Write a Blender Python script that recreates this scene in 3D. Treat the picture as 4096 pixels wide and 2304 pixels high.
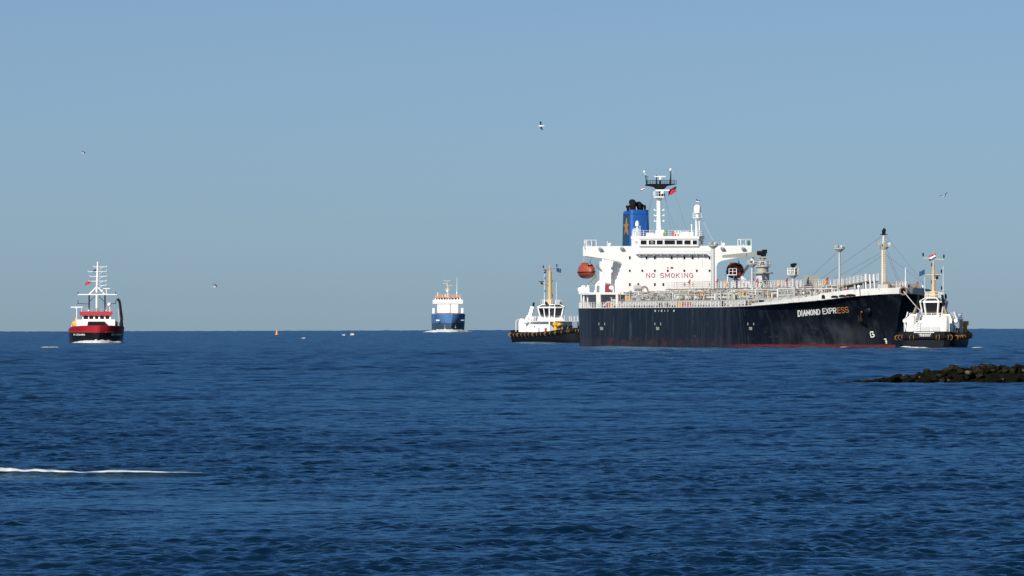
import bpy, bmesh, math, random
import numpy as np
from mathutils import Vector, Matrix, noise

# ------------------------------------------------------------------ clear
for o in list(bpy.data.objects):
    bpy.data.objects.remove(o)
scn = bpy.context.scene
col = scn.collection
random.seed(7)

# ------------------------------------------------------------------ camera
F = 32700.0            # focal length in photo pixels (4096 wide)
CAMH = 4.7             # eye height over the water
RE = 6.371e6           # the sea is curved: this sets the horizon
PITCH = math.atan2(130.0, F)
ROLL = math.atan2(11.0, 4096.0)
cd = bpy.data.cameras.new('camera')
cam = bpy.data.objects.new('camera', cd)
col.objects.link(cam)
cd.sensor_width = 36.0
cd.lens = 36.0 * F / 4096.0
cd.clip_start = 1.0
cd.clip_end = 30000.0
cam.matrix_world = (Matrix.Translation((0, 0, CAMH)) @ Matrix.Rotation(math.pi / 2 + PITCH, 4, 'X')
                    @ Matrix.Rotation(-ROLL, 4, 'Z'))
scn.camera = cam

# ------------------------------------------------------------------ sky and sun
SUN_EL = math.radians(30.0)
SUN_AZ = math.radians(33.0)      # to the left of straight behind the camera
sun_dir = Vector((-math.sin(SUN_AZ) * math.cos(SUN_EL), -math.cos(SUN_AZ) * math.cos(SUN_EL), math.sin(SUN_EL)))
world = bpy.data.worlds.new('World')
scn.world = world
world.use_nodes = True
wn = world.node_tree
wn.nodes.clear()
sky = wn.nodes.new('ShaderNodeTexSky')
sky.sky_type = 'NISHITA'
sky.sun_disc = False
sky.sun_elevation = SUN_EL
# Blender: rotation 0 puts the sun at +Y, positive turns clockwise seen from above
sky.sun_rotation = math.atan2(sun_dir.x, sun_dir.y)
sky.altitude = 0.0
sky.air_density = 0.42
sky.dust_density = 0.42
sky.ozone_density = 4.6
tint = wn.nodes.new('ShaderNodeMix')
tint.data_type = 'RGBA'
tint.blend_type = 'MULTIPLY'
tint.inputs['Factor'].default_value = 1.0
tint.inputs['B'].default_value = (1.035, 1.02, 0.955, 1.0)
bg = wn.nodes.new('ShaderNodeBackground')
bg.inputs['Strength'].default_value = 0.064
wo = wn.nodes.new('ShaderNodeOutputWorld')
wn.links.new(sky.outputs['Color'], tint.inputs['A'])
wn.links.new(tint.outputs['Result'], bg.inputs['Color'])
wn.links.new(bg.outputs['Background'], wo.inputs['Surface'])

sl = bpy.data.lights.new('sun', 'SUN')
sl.energy = 5.0
sl.angle = math.radians(0.5)
sl.color = (1.0, 0.955, 0.88)
sun = bpy.data.objects.new('sun', sl)
col.objects.link(sun)
sun.rotation_euler = (-sun_dir).to_track_quat('-Z', 'Y').to_euler()
sun.location = sun_dir * 500

scn.view_settings.view_transform = 'Standard'
scn.view_settings.look = 'None'
scn.view_settings.exposure = 0.25
scn.view_settings.gamma = 1.0
scn.view_settings.use_curve_mapping = False
scn.render.resolution_x = 1024
scn.render.resolution_y = 576

# ------------------------------------------------------------------ pixel -> ray (photo pixels, 4096 x 2304)
def ray(px, py):
    x, y = px - 2048.0, 1152.0 - py
    c, s = math.cos(ROLL), math.sin(ROLL)
    xl, yl = x * c + y * s, -x * s + y * c
    cp, sp = math.cos(PITCH), math.sin(PITCH)
    return Vector((xl, F * cp - yl * sp, F * sp + yl * cp))

def drop(d):
    return d * d / (2 * RE)

def ground_at(px, dist):
    """point on the sea at the given distance, in the column px"""
    r = ray(px, 1320)
    h = Vector((r.x, r.y, 0)).normalized() * dist
    return Vector((h.x, h.y, -drop(dist)))

# ------------------------------------------------------------------ materials
MATS = {}
def principled(name):
    m = bpy.data.materials.new(name)
    m.use_nodes = True
    nt = m.node_tree
    return m, nt, nt.nodes['Principled BSDF']

def paint(name, color, rough=0.5, var=0.12, rust=0.0, scale=0.6, metallic=0.0, streak=True, rust_col=(0.20, 0.075, 0.03)):
    spec = 0.5 if max(color) > 0.03 else 0.12
    """weathered ship paint: tone variation, vertical streaks and rust on real geometry"""
    if name in MATS:
        return MATS[name]
    m, nt, b = principled(name)
    N, L = nt.nodes, nt.links
    tc = N.new('ShaderNodeTexCoord')
    n1 = N.new('ShaderNodeTexNoise'); n1.inputs['Scale'].default_value = scale; n1.inputs['Detail'].default_value = 6
    L.new(tc.outputs['Object'], n1.inputs['Vector'])
    mx = N.new('ShaderNodeMix'); mx.data_type = 'RGBA'
    lo = tuple(max(0, c * (1 - var)) for c in color) + (1,)
    hi = tuple(min(1, c * (1 + var)) for c in color) + (1,)
    mx.inputs['A'].default_value = lo; mx.inputs['B'].default_value = hi
    L.new(n1.outputs['Fac'], mx.inputs['Factor'])
    out = mx.outputs['Result']
    if rust > 0:
        mp = N.new('ShaderNodeMapping'); mp.inputs['Scale'].default_value = (1.0, 1.0, 0.13) if streak else (1, 1, 1)
        L.new(tc.outputs['Object'], mp.inputs['Vector'])
        n2 = N.new('ShaderNodeTexNoise'); n2.inputs['Scale'].default_value = 1.7; n2.inputs['Detail'].default_value = 7
        n2.inputs['Roughness'].default_value = 0.65
        L.new(mp.outputs['Vector'], n2.inputs['Vector'])
        rp = N.new('ShaderNodeValToRGB')
        rp.color_ramp.elements[0].position = 0.70 - 0.22 * rust
        rp.color_ramp.elements[1].position = 0.86 - 0.18 * rust
        L.new(n2.outputs['Fac'], rp.inputs['Fac'])
        m2 = N.new('ShaderNodeMix'); m2.data_type = 'RGBA'
        m2.inputs['B'].default_value = rust_col + (1,)
        L.new(rp.outputs['Color'], m2.inputs['Factor'])
        L.new(out, m2.inputs['A'])
        out = m2.outputs['Result']
    L.new(out, b.inputs['Base Color'])
    b.inputs['Roughness'].default_value = rough
    b.inputs['Metallic'].default_value = metallic
    b.inputs['Specular IOR Level'].default_value = spec
    MATS[name] = m
    return m

WHITE = paint('ship_white', (0.80, 0.79, 0.76), 0.45, 0.06, 0.24)
WHITE_RUST = paint('ship_white_rusty', (0.62, 0.60, 0.57), 0.5, 0.12, 0.62)
CLEANWHITE = paint('clean_white', (0.83, 0.83, 0.82), 0.4, 0.04)
GREY = paint('deck_grey', (0.42, 0.43, 0.43), 0.55, 0.12, 0.15)
PIPE_A = paint('pipe_grey', (0.36, 0.38, 0.37), 0.5, 0.2, 0.3)
PIPE_B = paint('pipe_pale', (0.55, 0.54, 0.50), 0.5, 0.15, 0.35)
PIPE_C = paint('pipe_rusty', (0.22, 0.17, 0.14), 0.7, 0.3, 0.6)
CREAM = paint('mast_cream', (0.52, 0.47, 0.38), 0.55, 0.12, 0.4)
CRANE = paint('crane_grey', (0.30, 0.31, 0.27), 0.55, 0.12, 0.25)
BLACK = paint('black_paint', (0.012, 0.012, 0.014), 0.5, 0.3)
SOOT = paint('soot', (0.008, 0.008, 0.008), 0.8, 0.3)
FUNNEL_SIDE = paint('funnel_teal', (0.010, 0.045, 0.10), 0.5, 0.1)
FUNNEL = paint('funnel_blue', (0.010, 0.075, 0.30), 0.4, 0.08)
STAR = paint('star_orange', (0.30, 0.145, 0.03), 0.5, 0.12)
ORANGE = paint('lifeboat_orange', (0.30, 0.060, 0.028), 0.5, 0.15, 0.1)
DKORANGE = paint('lifeboat_lower', (0.20, 0.036, 0.018), 0.5, 0.2, 0.15)
REDSIGN = paint('sign_red', (0.35, 0.03, 0.05), 0.5, 0.1)
FIRE = paint('fire_red', (0.42, 0.025, 0.03), 0.5, 0.15)
YELLOW = paint('yellow_paint', (0.70, 0.34, 0.02), 0.5, 0.15)
GREEN = paint('green_paint', (0.02, 0.12, 0.05), 0.5, 0.2)
DECKPAINT = paint('deck_green_red', (0.16, 0.06, 0.05), 0.7, 0.2, 0.2)
CREAM_TAN = paint('mast_pale_tan', (0.50, 0.34, 0.19), 0.5, 0.1, 0.2)
STRAP = paint('strap_yellow', (0.36, 0.20, 0.04), 0.6, 0.3)
TAN = paint('mast_tan', (0.50, 0.32, 0.12), 0.5, 0.1, 0.1)
TYRE = paint('tyre_rubber', (0.006, 0.006, 0.008), 0.8, 0.3)
TUGBLACK = paint('tug_black', (0.005, 0.006, 0.010), 0.5, 0.4, 0.05)
WIRE = paint('wire', (0.06, 0.065, 0.07), 0.6, 0.1)
ROPE = paint('rope', (0.55, 0.53, 0.48), 0.8, 0.1)
WBLUE = paint('flag_blue', (0.02, 0.05, 0.16), 0.7, 0.1)
BLUEBOX = paint('blue_box', (0.02, 0.08, 0.42), 0.5, 0.1)
BROWN = paint('exhaust_brown', (0.22, 0.16, 0.10), 0.6, 0.2)
ANCHOR = paint('anchor_dark', (0.016, 0.012, 0.010), 0.6, 0.3, 0.3)
LETTER = paint('letter_white', (0.78, 0.77, 0.72), 0.6, 0.12)
LETTER_DIM = paint('letter_faded', (0.42, 0.43, 0.40), 0.6, 0.25)
LETTER_RUST = paint('letter_rust', (0.42, 0.16, 0.06), 0.7, 0.4, 0.5)
FLAGRED = paint('flag_red', (0.45, 0.02, 0.05), 0.8, 0.1)

def glass(name, color, rough=0.08):
    m, nt, b = principled(name)
    b.inputs['Base Color'].default_value = color + (1,)
    b.inputs['Roughness'].default_value = rough
    b.inputs['IOR'].default_value = 1.5
    MATS[name] = m
    return m
GLASS = glass('window_glass', (0.012, 0.011, 0.013), 0.12)
GLASS_PALE = glass('window_glass_pale', (0.30, 0.31, 0.32), 0.3)

def hull_material():
    m, nt, b = principled('tanker_hull_paint')
    N, L = nt.nodes, nt.links
    tc = N.new('ShaderNodeTexCoord')
    sp = N.new('ShaderNodeSeparateXYZ'); L.new(tc.outputs['Object'], sp.inputs['Vector'])
    def nz(scale, detail=5, mscale=(1, 1, 1), rough=0.6):
        mp = N.new('ShaderNodeMapping'); mp.inputs['Scale'].default_value = mscale
        L.new(tc.outputs['Object'], mp.inputs['Vector'])
        n = N.new('ShaderNodeTexNoise'); n.inputs['Scale'].default_value = scale
        n.inputs['Detail'].default_value = detail; n.inputs['Roughness'].default_value = rough
        L.new(mp.outputs['Vector'], n.inputs['Vector'])
        return n.outputs['Fac']
    def ramp(v, a, c):
        r = N.new('ShaderNodeMapRange'); r.inputs['From Min'].default_value = a; r.inputs['From Max'].default_value = c
        L.new(v, r.inputs['Value']); return r.outputs['Result']
    def math_(op, a, c):
        r = N.new('ShaderNodeMath'); r.operation = op
        for i, q in enumerate((a, c)):
            if isinstance(q, (int, float)): r.inputs[i].default_value = q
            else: L.new(q, r.inputs[i])
        return r.outputs[0]
    def mix(f, a, c):
        r = N.new('ShaderNodeMix'); r.data_type = 'RGBA'
        L.new(f, r.inputs['Factor'])
        if isinstance(a, tuple): r.inputs['A'].default_value = a + (1,)
        else: L.new(a, r.inputs['A'])
        if isinstance(c, tuple): r.inputs['B'].default_value = c + (1,)
        else: L.new(c, r.inputs['B'])
        return r.outputs['Result']
    base = mix(nz(0.12, 6), (0.0018, 0.0028, 0.0065), (0.0045, 0.0062, 0.0120))
    streak = ramp(nz(0.55, 6, (1, 1, 0.05), 0.7), 0.50, 0.78)
    c = mix(math_('MULTIPLY', streak, 0.6), base, (0.035, 0.045, 0.058))
    seam = nz(0.22, 2, (1, 0, 0), 0.5)
    sm = math_('SUBTRACT', 1.0, ramp(math_('ABSOLUTE', math_('SUBTRACT', math_('FRACT', math_('MULTIPLY', seam, 9.0), 0.0), 0.5), 0.0), 0.0, 0.045))
    c = mix(math_('MULTIPLY', sm, math_('MULTIPLY', ramp(nz(0.3, 5), 0.42, 0.7), ramp(sp.outputs['X'], 150, 130))), c, (0.035, 0.05, 0.07))
    scuff = math_('MULTIPLY', ramp(nz(0.5, 8, (.35, 1, 1.6), .75), 0.60, 0.74), ramp(sp.outputs['Z'], 6.5, 3.0))
    c = mix(math_('MULTIPLY', scuff, .7), c, (0.075, 0.068, 0.066))
    # faded, chalky patch of old paint under the name on the bow
    px = ramp(sp.outputs['X'], 138, 152); px2 = ramp(sp.outputs['X'], 170, 160)
    pz = ramp(sp.outputs['Z'], 5.2, 3.8)
    fade = math_('MULTIPLY', math_('MULTIPLY', math_('MULTIPLY', px, px2), pz), ramp(nz(0.22, 6), 0.38, 0.66))
    c = mix(math_('MULTIPLY', fade, 0.65), c, (0.048, 0.054, 0.060))
    # brownish scrubbed band above the water aft of the shoulder
    zz = math_('ADD', sp.outputs['Z'], math_('MULTIPLY', math_('SUBTRACT', nz(0.5, 6, (.2, .2, 1)), 0.5), 2.2))
    band = math_('MULTIPLY', ramp(zz, 1.9, 1.2), ramp(sp.outputs['X'], 128, 112))
    rust = mix(ramp(nz(0.28, 7), 0.42, 0.62), (0.016, 0.008, 0.010), (0.060, 0.017, 0.013))
    c = mix(math_('MULTIPLY', math_('MULTIPLY', band, ramp(nz(0.8, 7, (.3, .3, 1.2), .7), 0.38, 0.62)), 0.85), c, rust)
    # red boot-topping, fresh towards the bow
    zb = math_('ADD', sp.outputs['Z'], math_('MULTIPLY', math_('SUBTRACT', nz(0.9, 6), 0.5), 0.35))
    boot = math_('MULTIPLY', ramp(zb, 0.62, 0.5), ramp(sp.outputs['X'], 118, 136))
    c = mix(boot, c, mix(nz(1.2, 6), (0.05, 0.008, 0.008), (0.17, 0.018, 0.016)))
    # rust runs
    rr = ramp(nz(0.9, 7, (1, 1, 0.12), 0.7), 0.64, 0.78)
    c = mix(math_('MULTIPLY', rr, 0.7), c, (0.12, 0.045, 0.02))
    L.new(c, b.inputs['Base Color'])
    dent = N.new('ShaderNodeBump'); dent.inputs['Strength'].default_value = .5; dent.inputs['Distance'].default_value = .25
    L.new(nz(.45, 3, (1, 1, .5)), dent.inputs['Height']); L.new(dent.outputs['Normal'], b.inputs['Normal'])
    b.inputs['Roughness'].default_value = 0.42
    b.inputs['Specular IOR Level'].default_value = 0.22
    return m
HULL = hull_material()

def two_tone(name, zsplit, upper, lower, rust=0.15, rough=0.4, x_amp=0.0):
    m, nt, b = principled(name)
    N, L = nt.nodes, nt.links
    tc = N.new('ShaderNodeTexCoord')
    sp = N.new('ShaderNodeSeparateXYZ'); L.new(tc.outputs['Object'], sp.inputs['Vector'])
    gt = N.new('ShaderNodeMath'); gt.operation = 'GREATER_THAN'; gt.inputs[1].default_value = zsplit
    L.new(sp.outputs['Z'], gt.inputs[0])
    n1 = N.new('ShaderNodeTexNoise'); n1.inputs['Scale'].default_value = 0.5; n1.inputs['Detail'].default_value = 6
    L.new(tc.outputs['Object'], n1.inputs['Vector'])
    mixes = []
    for cc in (lower, upper):
        mx = N.new('ShaderNodeMix'); mx.data_type = 'RGBA'
        mx.inputs['A'].default_value = tuple(q * 0.75 for q in cc) + (1,)
        mx.inputs['B'].default_value = tuple(min(1, q * 1.25) for q in cc) + (1,)
        L.new(n1.outputs['Fac'], mx.inputs['Factor']); mixes.append(mx)
    mm = N.new('ShaderNodeMix'); mm.data_type = 'RGBA'
    L.new(gt.outputs[0], mm.inputs['Factor'])
    L.new(mixes[0].outputs['Result'], mm.inputs['A']); L.new(mixes[1].outputs['Result'], mm.inputs['B'])
    mp = N.new('ShaderNodeMapping'); mp.inputs['Scale'].default_value = (1, 1, 0.15)
    L.new(tc.outputs['Object'], mp.inputs['Vector'])
    n2 = N.new('ShaderNodeTexNoise'); n2.inputs['Scale'].default_value = 1.3; n2.inputs['Detail'].default_value = 7
    L.new(mp.outputs['Vector'], n2.inputs['Vector'])
    rp = N.new('ShaderNodeMapRange'); rp.inputs['From Min'].default_value = 0.68 - 0.2 * rust; rp.inputs['From Max'].default_value = 0.85 - 0.2 * rust
    L.new(n2.outputs['Fac'], rp.inputs['Value'])
    m3 = N.new('ShaderNodeMix'); m3.data_type = 'RGBA'; m3.inputs['B'].default_value = (0.10, 0.045, 0.03, 1)
    L.new(rp.outputs['Result'], m3.inputs['Factor']); L.new(mm.outputs['Result'], m3.inputs['A'])
    L.new(m3.outputs['Result'], b.inputs['Base Color'])
    b.inputs['Roughness'].default_value = rough
    b.inputs['Specular IOR Level'].default_value = 0.2
    return m

def foam_material():
    m, nt, b = principled('sea_foam')
    N, L = nt.nodes, nt.links
    tc = N.new('ShaderNodeTexCoord')
    n = N.new('ShaderNodeTexNoise'); n.inputs['Scale'].default_value = 2.2; n.inputs['Detail'].default_value = 8
    L.new(tc.outputs['Object'], n.inputs['Vector'])
    r = N.new('ShaderNodeValToRGB')
    r.color_ramp.elements[0].position = 0.3; r.color_ramp.elements[0].color = (0.22, 0.26, 0.30, 1)
    r.color_ramp.elements[1].position = 0.6; r.color_ramp.elements[1].color = (0.54, 0.54, 0.50, 1)
    L.new(n.outputs['Fac'], r.inputs['Fac'])
    L.new(r.outputs['Color'], b.inputs['Base Color'])
    bp = N.new('ShaderNodeBump'); bp.inputs['Strength'].default_value = 0.6; bp.inputs['Distance'].default_value = 0.2
    L.new(n.outputs['Fac'], bp.inputs['Height']); L.new(bp.outputs['Normal'], b.inputs['Normal'])
    b.inputs['Roughness'].default_value = 0.9
    return m
FOAM = foam_material()

def water_material():
    m, nt, b = principled('sea_water')
    N, L = nt.nodes, nt.links
    ge = N.new('ShaderNodeNewGeometry')
    def nz(scale, detail, mscale=(1, 1, 1)):
        mp = N.new('ShaderNodeMapping'); mp.inputs['Scale'].default_value = mscale
        L.new(ge.outputs['Position'], mp.inputs['Vector'])
        n = N.new('ShaderNodeTexNoise'); n.inputs['Scale'].default_value = scale; n.inputs['Detail'].default_value = detail
        n.inputs['Roughness'].default_value = 0.6
        L.new(mp.outputs['Vector'], n.inputs['Vector'])
        return n.outputs['Fac']
    big = nz(0.012, 4)
    mx = N.new('ShaderNodeMix'); mx.data_type = 'RGBA'
    mx.inputs['A'].default_value = (0.0008, 0.0095, 0.024, 1)
    mx.inputs['B'].default_value = (0.0014, 0.014, 0.034, 1)
    L.new(big, mx.inputs['Factor'])
    # ripples finer than the mesh widen the reflection; they merge with distance from the beach
    ln = N.new('ShaderNodeVectorMath'); ln.operation = 'LENGTH'; L.new(ge.outputs['Position'], ln.inputs[0])
    rr = N.new('ShaderNodeMapRange'); rr.inputs['From Min'].default_value = 150; rr.inputs['From Max'].default_value = 1200
    rr.inputs['To Min'].default_value = 0.09; rr.inputs['To Max'].default_value = 0.20
    L.new(ln.outputs['Value'], rr.inputs['Value'])
    st = nz(1.0, 4, (0.42, 0.022, 0.0))        # wind streaks and wave groups
    st2 = N.new('ShaderNodeMapRange'); st2.inputs['From Min'].default_value = .35; st2.inputs['From Max'].default_value = .65; st2.inputs['To Min'].default_value = .75; st2.inputs['To Max'].default_value = 1.25
    L.new(st, st2.inputs['Value'])
    mu = N.new('ShaderNodeMath'); mu.operation = 'MULTIPLY'; L.new(rr.outputs['Result'], mu.inputs[0]); L.new(st2.outputs['Result'], mu.inputs[1])
    b1 = N.new('ShaderNodeBump'); b1.inputs['Strength'].default_value = 0.6; b1.inputs['Distance'].default_value = 0.06
    L.new(nz(4.5, 4, (1, 0.8, 1)), b1.inputs['Height'])
    b2 = N.new('ShaderNodeBump'); b2.inputs['Strength'].default_value = 0.5; b2.inputs['Distance'].default_value = 0.6
    L.new(nz(0.35, 4), b2.inputs['Height'])
    L.new(b1.outputs['Normal'], b2.inputs['Normal'])
    fr = N.new('ShaderNodeFresnel'); fr.inputs['IOR'].default_value = 1.333; L.new(b2.outputs['Normal'], fr.inputs['Normal'])
    di = N.new('ShaderNodeBsdfDiffuse'); L.new(mx.outputs['Result'], di.inputs['Color'])
    gl = N.new('ShaderNodeBsdfGlossy'); gl.inputs['Color'].default_value = (0.37, 0.60, 0.755, 1)
    L.new(mu.outputs[0], gl.inputs['Roughness']); L.new(b2.outputs['Normal'], gl.inputs['Normal'])
    ms = N.new('ShaderNodeMixShader'); L.new(fr.outputs['Fac'], ms.inputs['Fac']); L.new(di.outputs['BSDF'], ms.inputs[1]); L.new(gl.outputs['BSDF'], ms.inputs[2])
    N.remove(b)
    L.new(ms.outputs['Shader'], N['Material Output'].inputs['Surface'])
    return m
WATER = water_material()

# ------------------------------------------------------------------ mesh builder
class MB:
    def __init__(s): s.v, s.f = [], []
    def add(s, verts, faces):
        o = len(s.v); s.v += [tuple(p) for p in verts]; s.f += [tuple(i + o for i in fc) for fc in faces]; return s
    def box(s, x0, x1, y0, y1, z0, z1):
        P = [(x0, y0, z0), (x1, y0, z0), (x1, y1, z0), (x0, y1, z0), (x0, y0, z1), (x1, y0, z1), (x1, y1, z1), (x0, y1, z1)]
        return s.add(P, [(0, 3, 2, 1), (4, 5, 6, 7), (0, 1, 5, 4), (1, 2, 6, 5), (2, 3, 7, 6), (3, 0, 4, 7)])
    def cbox(s, c, sz, rz=0.0, ry=0.0, rx=0.0):
        M = Matrix.Rotation(rz, 3, 'Z') @ Matrix.Rotation(ry, 3, 'Y') @ Matrix.Rotation(rx, 3, 'X')
        P = [Vector(c) + M @ Vector((sx * sz[0] / 2, sy * sz[1] / 2, sz_ * sz[2] / 2)) for sz_ in (-1, 1) for sx, sy in ((-1, -1), (1, -1), (1, 1), (-1, 1))]
        return s.add(P, [(0, 3, 2, 1), (4, 5, 6, 7), (0, 1, 5, 4), (1, 2, 6, 5), (2, 3, 7, 6), (3, 0, 4, 7)])
    def tube(s, p0, p1, r0, r1=None, n=6):
        r1 = r0 if r1 is None else r1
        p0, p1 = Vector(p0), Vector(p1); d = (p1 - p0).normalized()
        a = d.orthogonal().normalized(); b = d.cross(a)
        P = []
        for p, r in ((p0, r0), (p1, r1)):
            for i in range(n):
                t = 2 * math.pi * (i + 0.5) / n
                P.append(p + a * (r * math.cos(t)) + b * (r * math.sin(t)))
        fs = [(i, (i + 1) % n, n + (i + 1) % n, n + i) for i in range(n)]
        fs += [tuple(range(n - 1, -1, -1)), tuple(range(n, 2 * n))]
        return s.add(P, fs)
    def path(s, pts, r, n=6):
        for a, b in zip(pts[:-1], pts[1:]):
            s.tube(a, b, r, r, n)
        return s
    def lathe(s, prof, c, n=16, axis='Z'):
        P = []
        for r, z in prof:
            for i in range(n):
                t = 2 * math.pi * i / n
                q = (r * math.cos(t), r * math.sin(t), z)
                if axis == 'X': q = (z, q[0], q[1])
                if axis == 'Y': q = (q[0], z, q[1])
                P.append((c[0] + q[0], c[1] + q[1], c[2] + q[2]))
        fs = []
        for j in range(len(prof) - 1):
            for i in range(n):
                fs.append((j * n + i, j * n + (i + 1) % n, (j + 1) * n + (i + 1) % n, (j + 1) * n + i))
        fs += [tuple(range(n - 1, -1, -1)), tuple(range((len(prof) - 1) * n, len(prof) * n))]
        return s.add(P, fs)
    def ball(s, c, r, sc=(1, 1, 1), n=12, m=8):
        P, fs = [], []
        for j in range(m + 1):
            ph = math.pi * j / m
            for i in range(n):
                t = 2 * math.pi * i / n
                P.append((c[0] + r * sc[0] * math.sin(ph) * math.cos(t), c[1] + r * sc[1] * math.sin(ph) * math.sin(t), c[2] + r * sc[2] * math.cos(ph)))
        for j in range(m):
            for i in range(n):
                fs.append((j * n + i, (j + 1) * n + i, (j + 1) * n + (i + 1) % n, j * n + (i + 1) % n))
        return s.add(P, fs)
    def prism(s, poly, axis, a, b):
        """polygon in the other two axes, extruded along axis from a to b"""
        def mk(p, t):
            return {'X': (t, p[0], p[1]), 'Y': (p[0], t, p[1]), 'Z': (p[0], p[1], t)}[axis]
        n = len(poly)
        P = [mk(p, a) for p in poly] + [mk(p, b) for p in poly]
        fs = [(i, (i + 1) % n, n + (i + 1) % n, n + i) for i in range(n)] + [tuple(range(n - 1, -1, -1)), tuple(range(n, 2 * n))]
        return s.add(P, fs)
    def ring(s, c, R, r, axis='Z', n=16, m=6):
        P, fs = [], []
        for i in range(n):
            t = 2 * math.pi * i / n
            for j in range(m):
                q = 2 * math.pi * j / m
                rr = R + r * math.cos(q)
                a, b, d = rr * math.cos(t), rr * math.sin(t), r * math.sin(q)
                v = {'Z': (a, b, d), 'X': (d, a, b), 'Y': (a, d, b)}[axis]
                P.append((c[0] + v[0], c[1] + v[1], c[2] + v[2]))
        for i in range(n):
            for j in range(m):
                fs.append((i * m + j, ((i + 1) % n) * m + j, ((i + 1) % n) * m + (j + 1) % m, i * m + (j + 1) % m))
        return s.add(P, fs)
    def rail(s, pts, h=1.1, step=1.5, r=0.035, rows=3, post=None):
        post = post or r * 1.3
        for a, b in zip(pts[:-1], pts[1:]):
            a, b = Vector(a), Vector(b)
            n = max(1, int(round((b - a).length / step)))
            for k in range(1, rows + 1):
                dz = Vector((0, 0, h * k / rows))
                s.tube(a + dz, b + dz, r, r, 4)
            for i in range(n + 1):
                p = a.lerp(b, i / n)
                s.tube(p, p + Vector((0, 0, h)), post, post, 4)
        return s
    def build(s, name, mat, parent=None, smooth=False, label=None, kind=None):
        me = bpy.data.meshes.new(name)
        me.from_pydata(s.v, [], s.f)
        bm = bmesh.new(); bm.from_mesh(me)
        bmesh.ops.recalc_face_normals(bm, faces=bm.faces)
        bm.to_mesh(me); bm.free()
        me.materials.append(mat)
        if smooth:
            me.polygons.foreach_set('use_smooth', [True] * len(me.polygons))
            try: me.set_sharp_from_angle(angle=math.radians(40))
            except Exception: pass
        o = bpy.data.objects.new(name, me)
        col.objects.link(o)
        if parent: o.parent = parent
        if label: o['label'] = label
        if kind: o['kind'] = kind
        return o

def tag(o, label, cat, group=None, kind=None):
    if label: o['label'] = label
    if cat: o['category'] = cat
    if group: o['group'] = group
    if kind: o['kind'] = kind
    return o

_tcache = {}
def text_geo(s, bold=0.0):
    """outline of a line of lettering, scaled to x 0..1 and y 0..1"""
    key = (s, bold)
    if key in _tcache: return _tcache[key]
    cu = bpy.data.curves.new('lettering', 'FONT')
    cu.body = s; cu.size = 1.0; cu.resolution_u = 3; cu.offset = bold
    o = bpy.data.objects.new('lettering_tmp', cu); col.objects.link(o)
    bpy.context.view_layer.update()
    dg = bpy.context.evaluated_depsgraph_get()
    me = o.evaluated_get(dg).to_mesh()
    V = [(v.co.x, v.co.y) for v in me.vertices]; Fc = [tuple(p.vertices) for p in me.polygons]
    o.evaluated_get(dg).to_mesh_clear()
    bpy.data.objects.remove(o); bpy.data.curves.remove(cu)
    x0, x1 = min(v[0] for v in V), max(v[0] for v in V); y0, y1 = min(v[1] for v in V), max(v[1] for v in V)
    V = [((v[0] - x0) / (x1 - x0), (v[1] - y0) / (y1 - y0)) for v in V]
    _tcache[key] = (V, Fc)
    return V, Fc

STROKES = {
 'D': [[(0,0),(0,1),(.55,1),(1,.75),(1,.25),(.55,0),(0,0)]], 'I': [[(.5,0),(.5,1)]], 'A': [[(0,0),(.5,1),(1,0)],[(.2,.36),(.8,.36)]],
 'M': [[(0,0),(0,1),(.5,.25),(1,1),(1,0)]], 'O': [[(.5,0),(.08,.2),(0,.5),(.08,.8),(.5,1),(.92,.8),(1,.5),(.92,.2),(.5,0)]], 'N': [[(0,0),(0,1),(1,0),(1,1)]],
 'E': [[(1,0),(0,0),(0,1),(1,1)],[(0,.52),(.85,.52)]], 'X': [[(0,0),(1,1)],[(0,1),(1,0)]], 'P': [[(0,0),(0,1),(.7,1),(1,.86),(1,.62),(.7,.48),(0,.48)]],
 'R': [[(0,0),(0,1),(.7,1),(1,.86),(1,.62),(.7,.48),(0,.48)],[(.5,.48),(1,0)]], 'S': [[(0,.15),(.3,0),(.75,0),(1,.15),(1,.36),(.75,.5),(.25,.52),(0,.66),(0,.85),(.25,1),(.7,1),(1,.86)]],
 'K': [[(0,0),(0,1)],[(1,1),(0,.42)],[(.35,.6),(1,0)]], 'G': [[(1,.8),(.7,1),(.3,1),(0,.75),(0,.25),(.3,0),(.75,0),(1,.2),(1,.48),(.6,.48)]],
 'T': [[(.5,0),(.5,1)],[(0,1),(1,1)]], 'U': [[(0,1),(0,.2),(.3,0),(.7,0),(1,.2),(1,1)]], '0': [[(.1,0),(.1,1),(.9,1),(.9,0),(.1,0)]], '1': [[(.5,0),(.5,1)]], '2': [[(0,1),(1,1),(1,.5),(0,.5),(0,0),(1,0)]]}
def letter_geo(ch, w, wpx, hpx):
    """strokes of one letter as quads in the unit box; w is the stroke width over the letter height"""
    V, Fc = [], []
    ar = wpx / hpx
    for pl in STROKES[ch]:
        for a, b in zip(pl[:-1], pl[1:]):
            ax, ay, bx, by = a[0] * ar, a[1], b[0] * ar, b[1]
            d = Vector((bx - ax, by - ay)); L = d.length; d /= L; n = Vector((-d.y, d.x)) * (w / 2); e = d * (w * .42)
            o = len(V); lay = len(Fc)
            for q, sg, ex in (((ax, ay), 1, -1), ((bx, by), 1, 1), ((bx, by), -1, 1), ((ax, ay), -1, -1)):
                V.append(((q[0] + n.x * sg + e.x * ex) / ar, q[1] + n.y * sg + e.y * ex, lay))
            Fc.append((o, o + 1, o + 2, o + 3))
    return V, Fc
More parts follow.
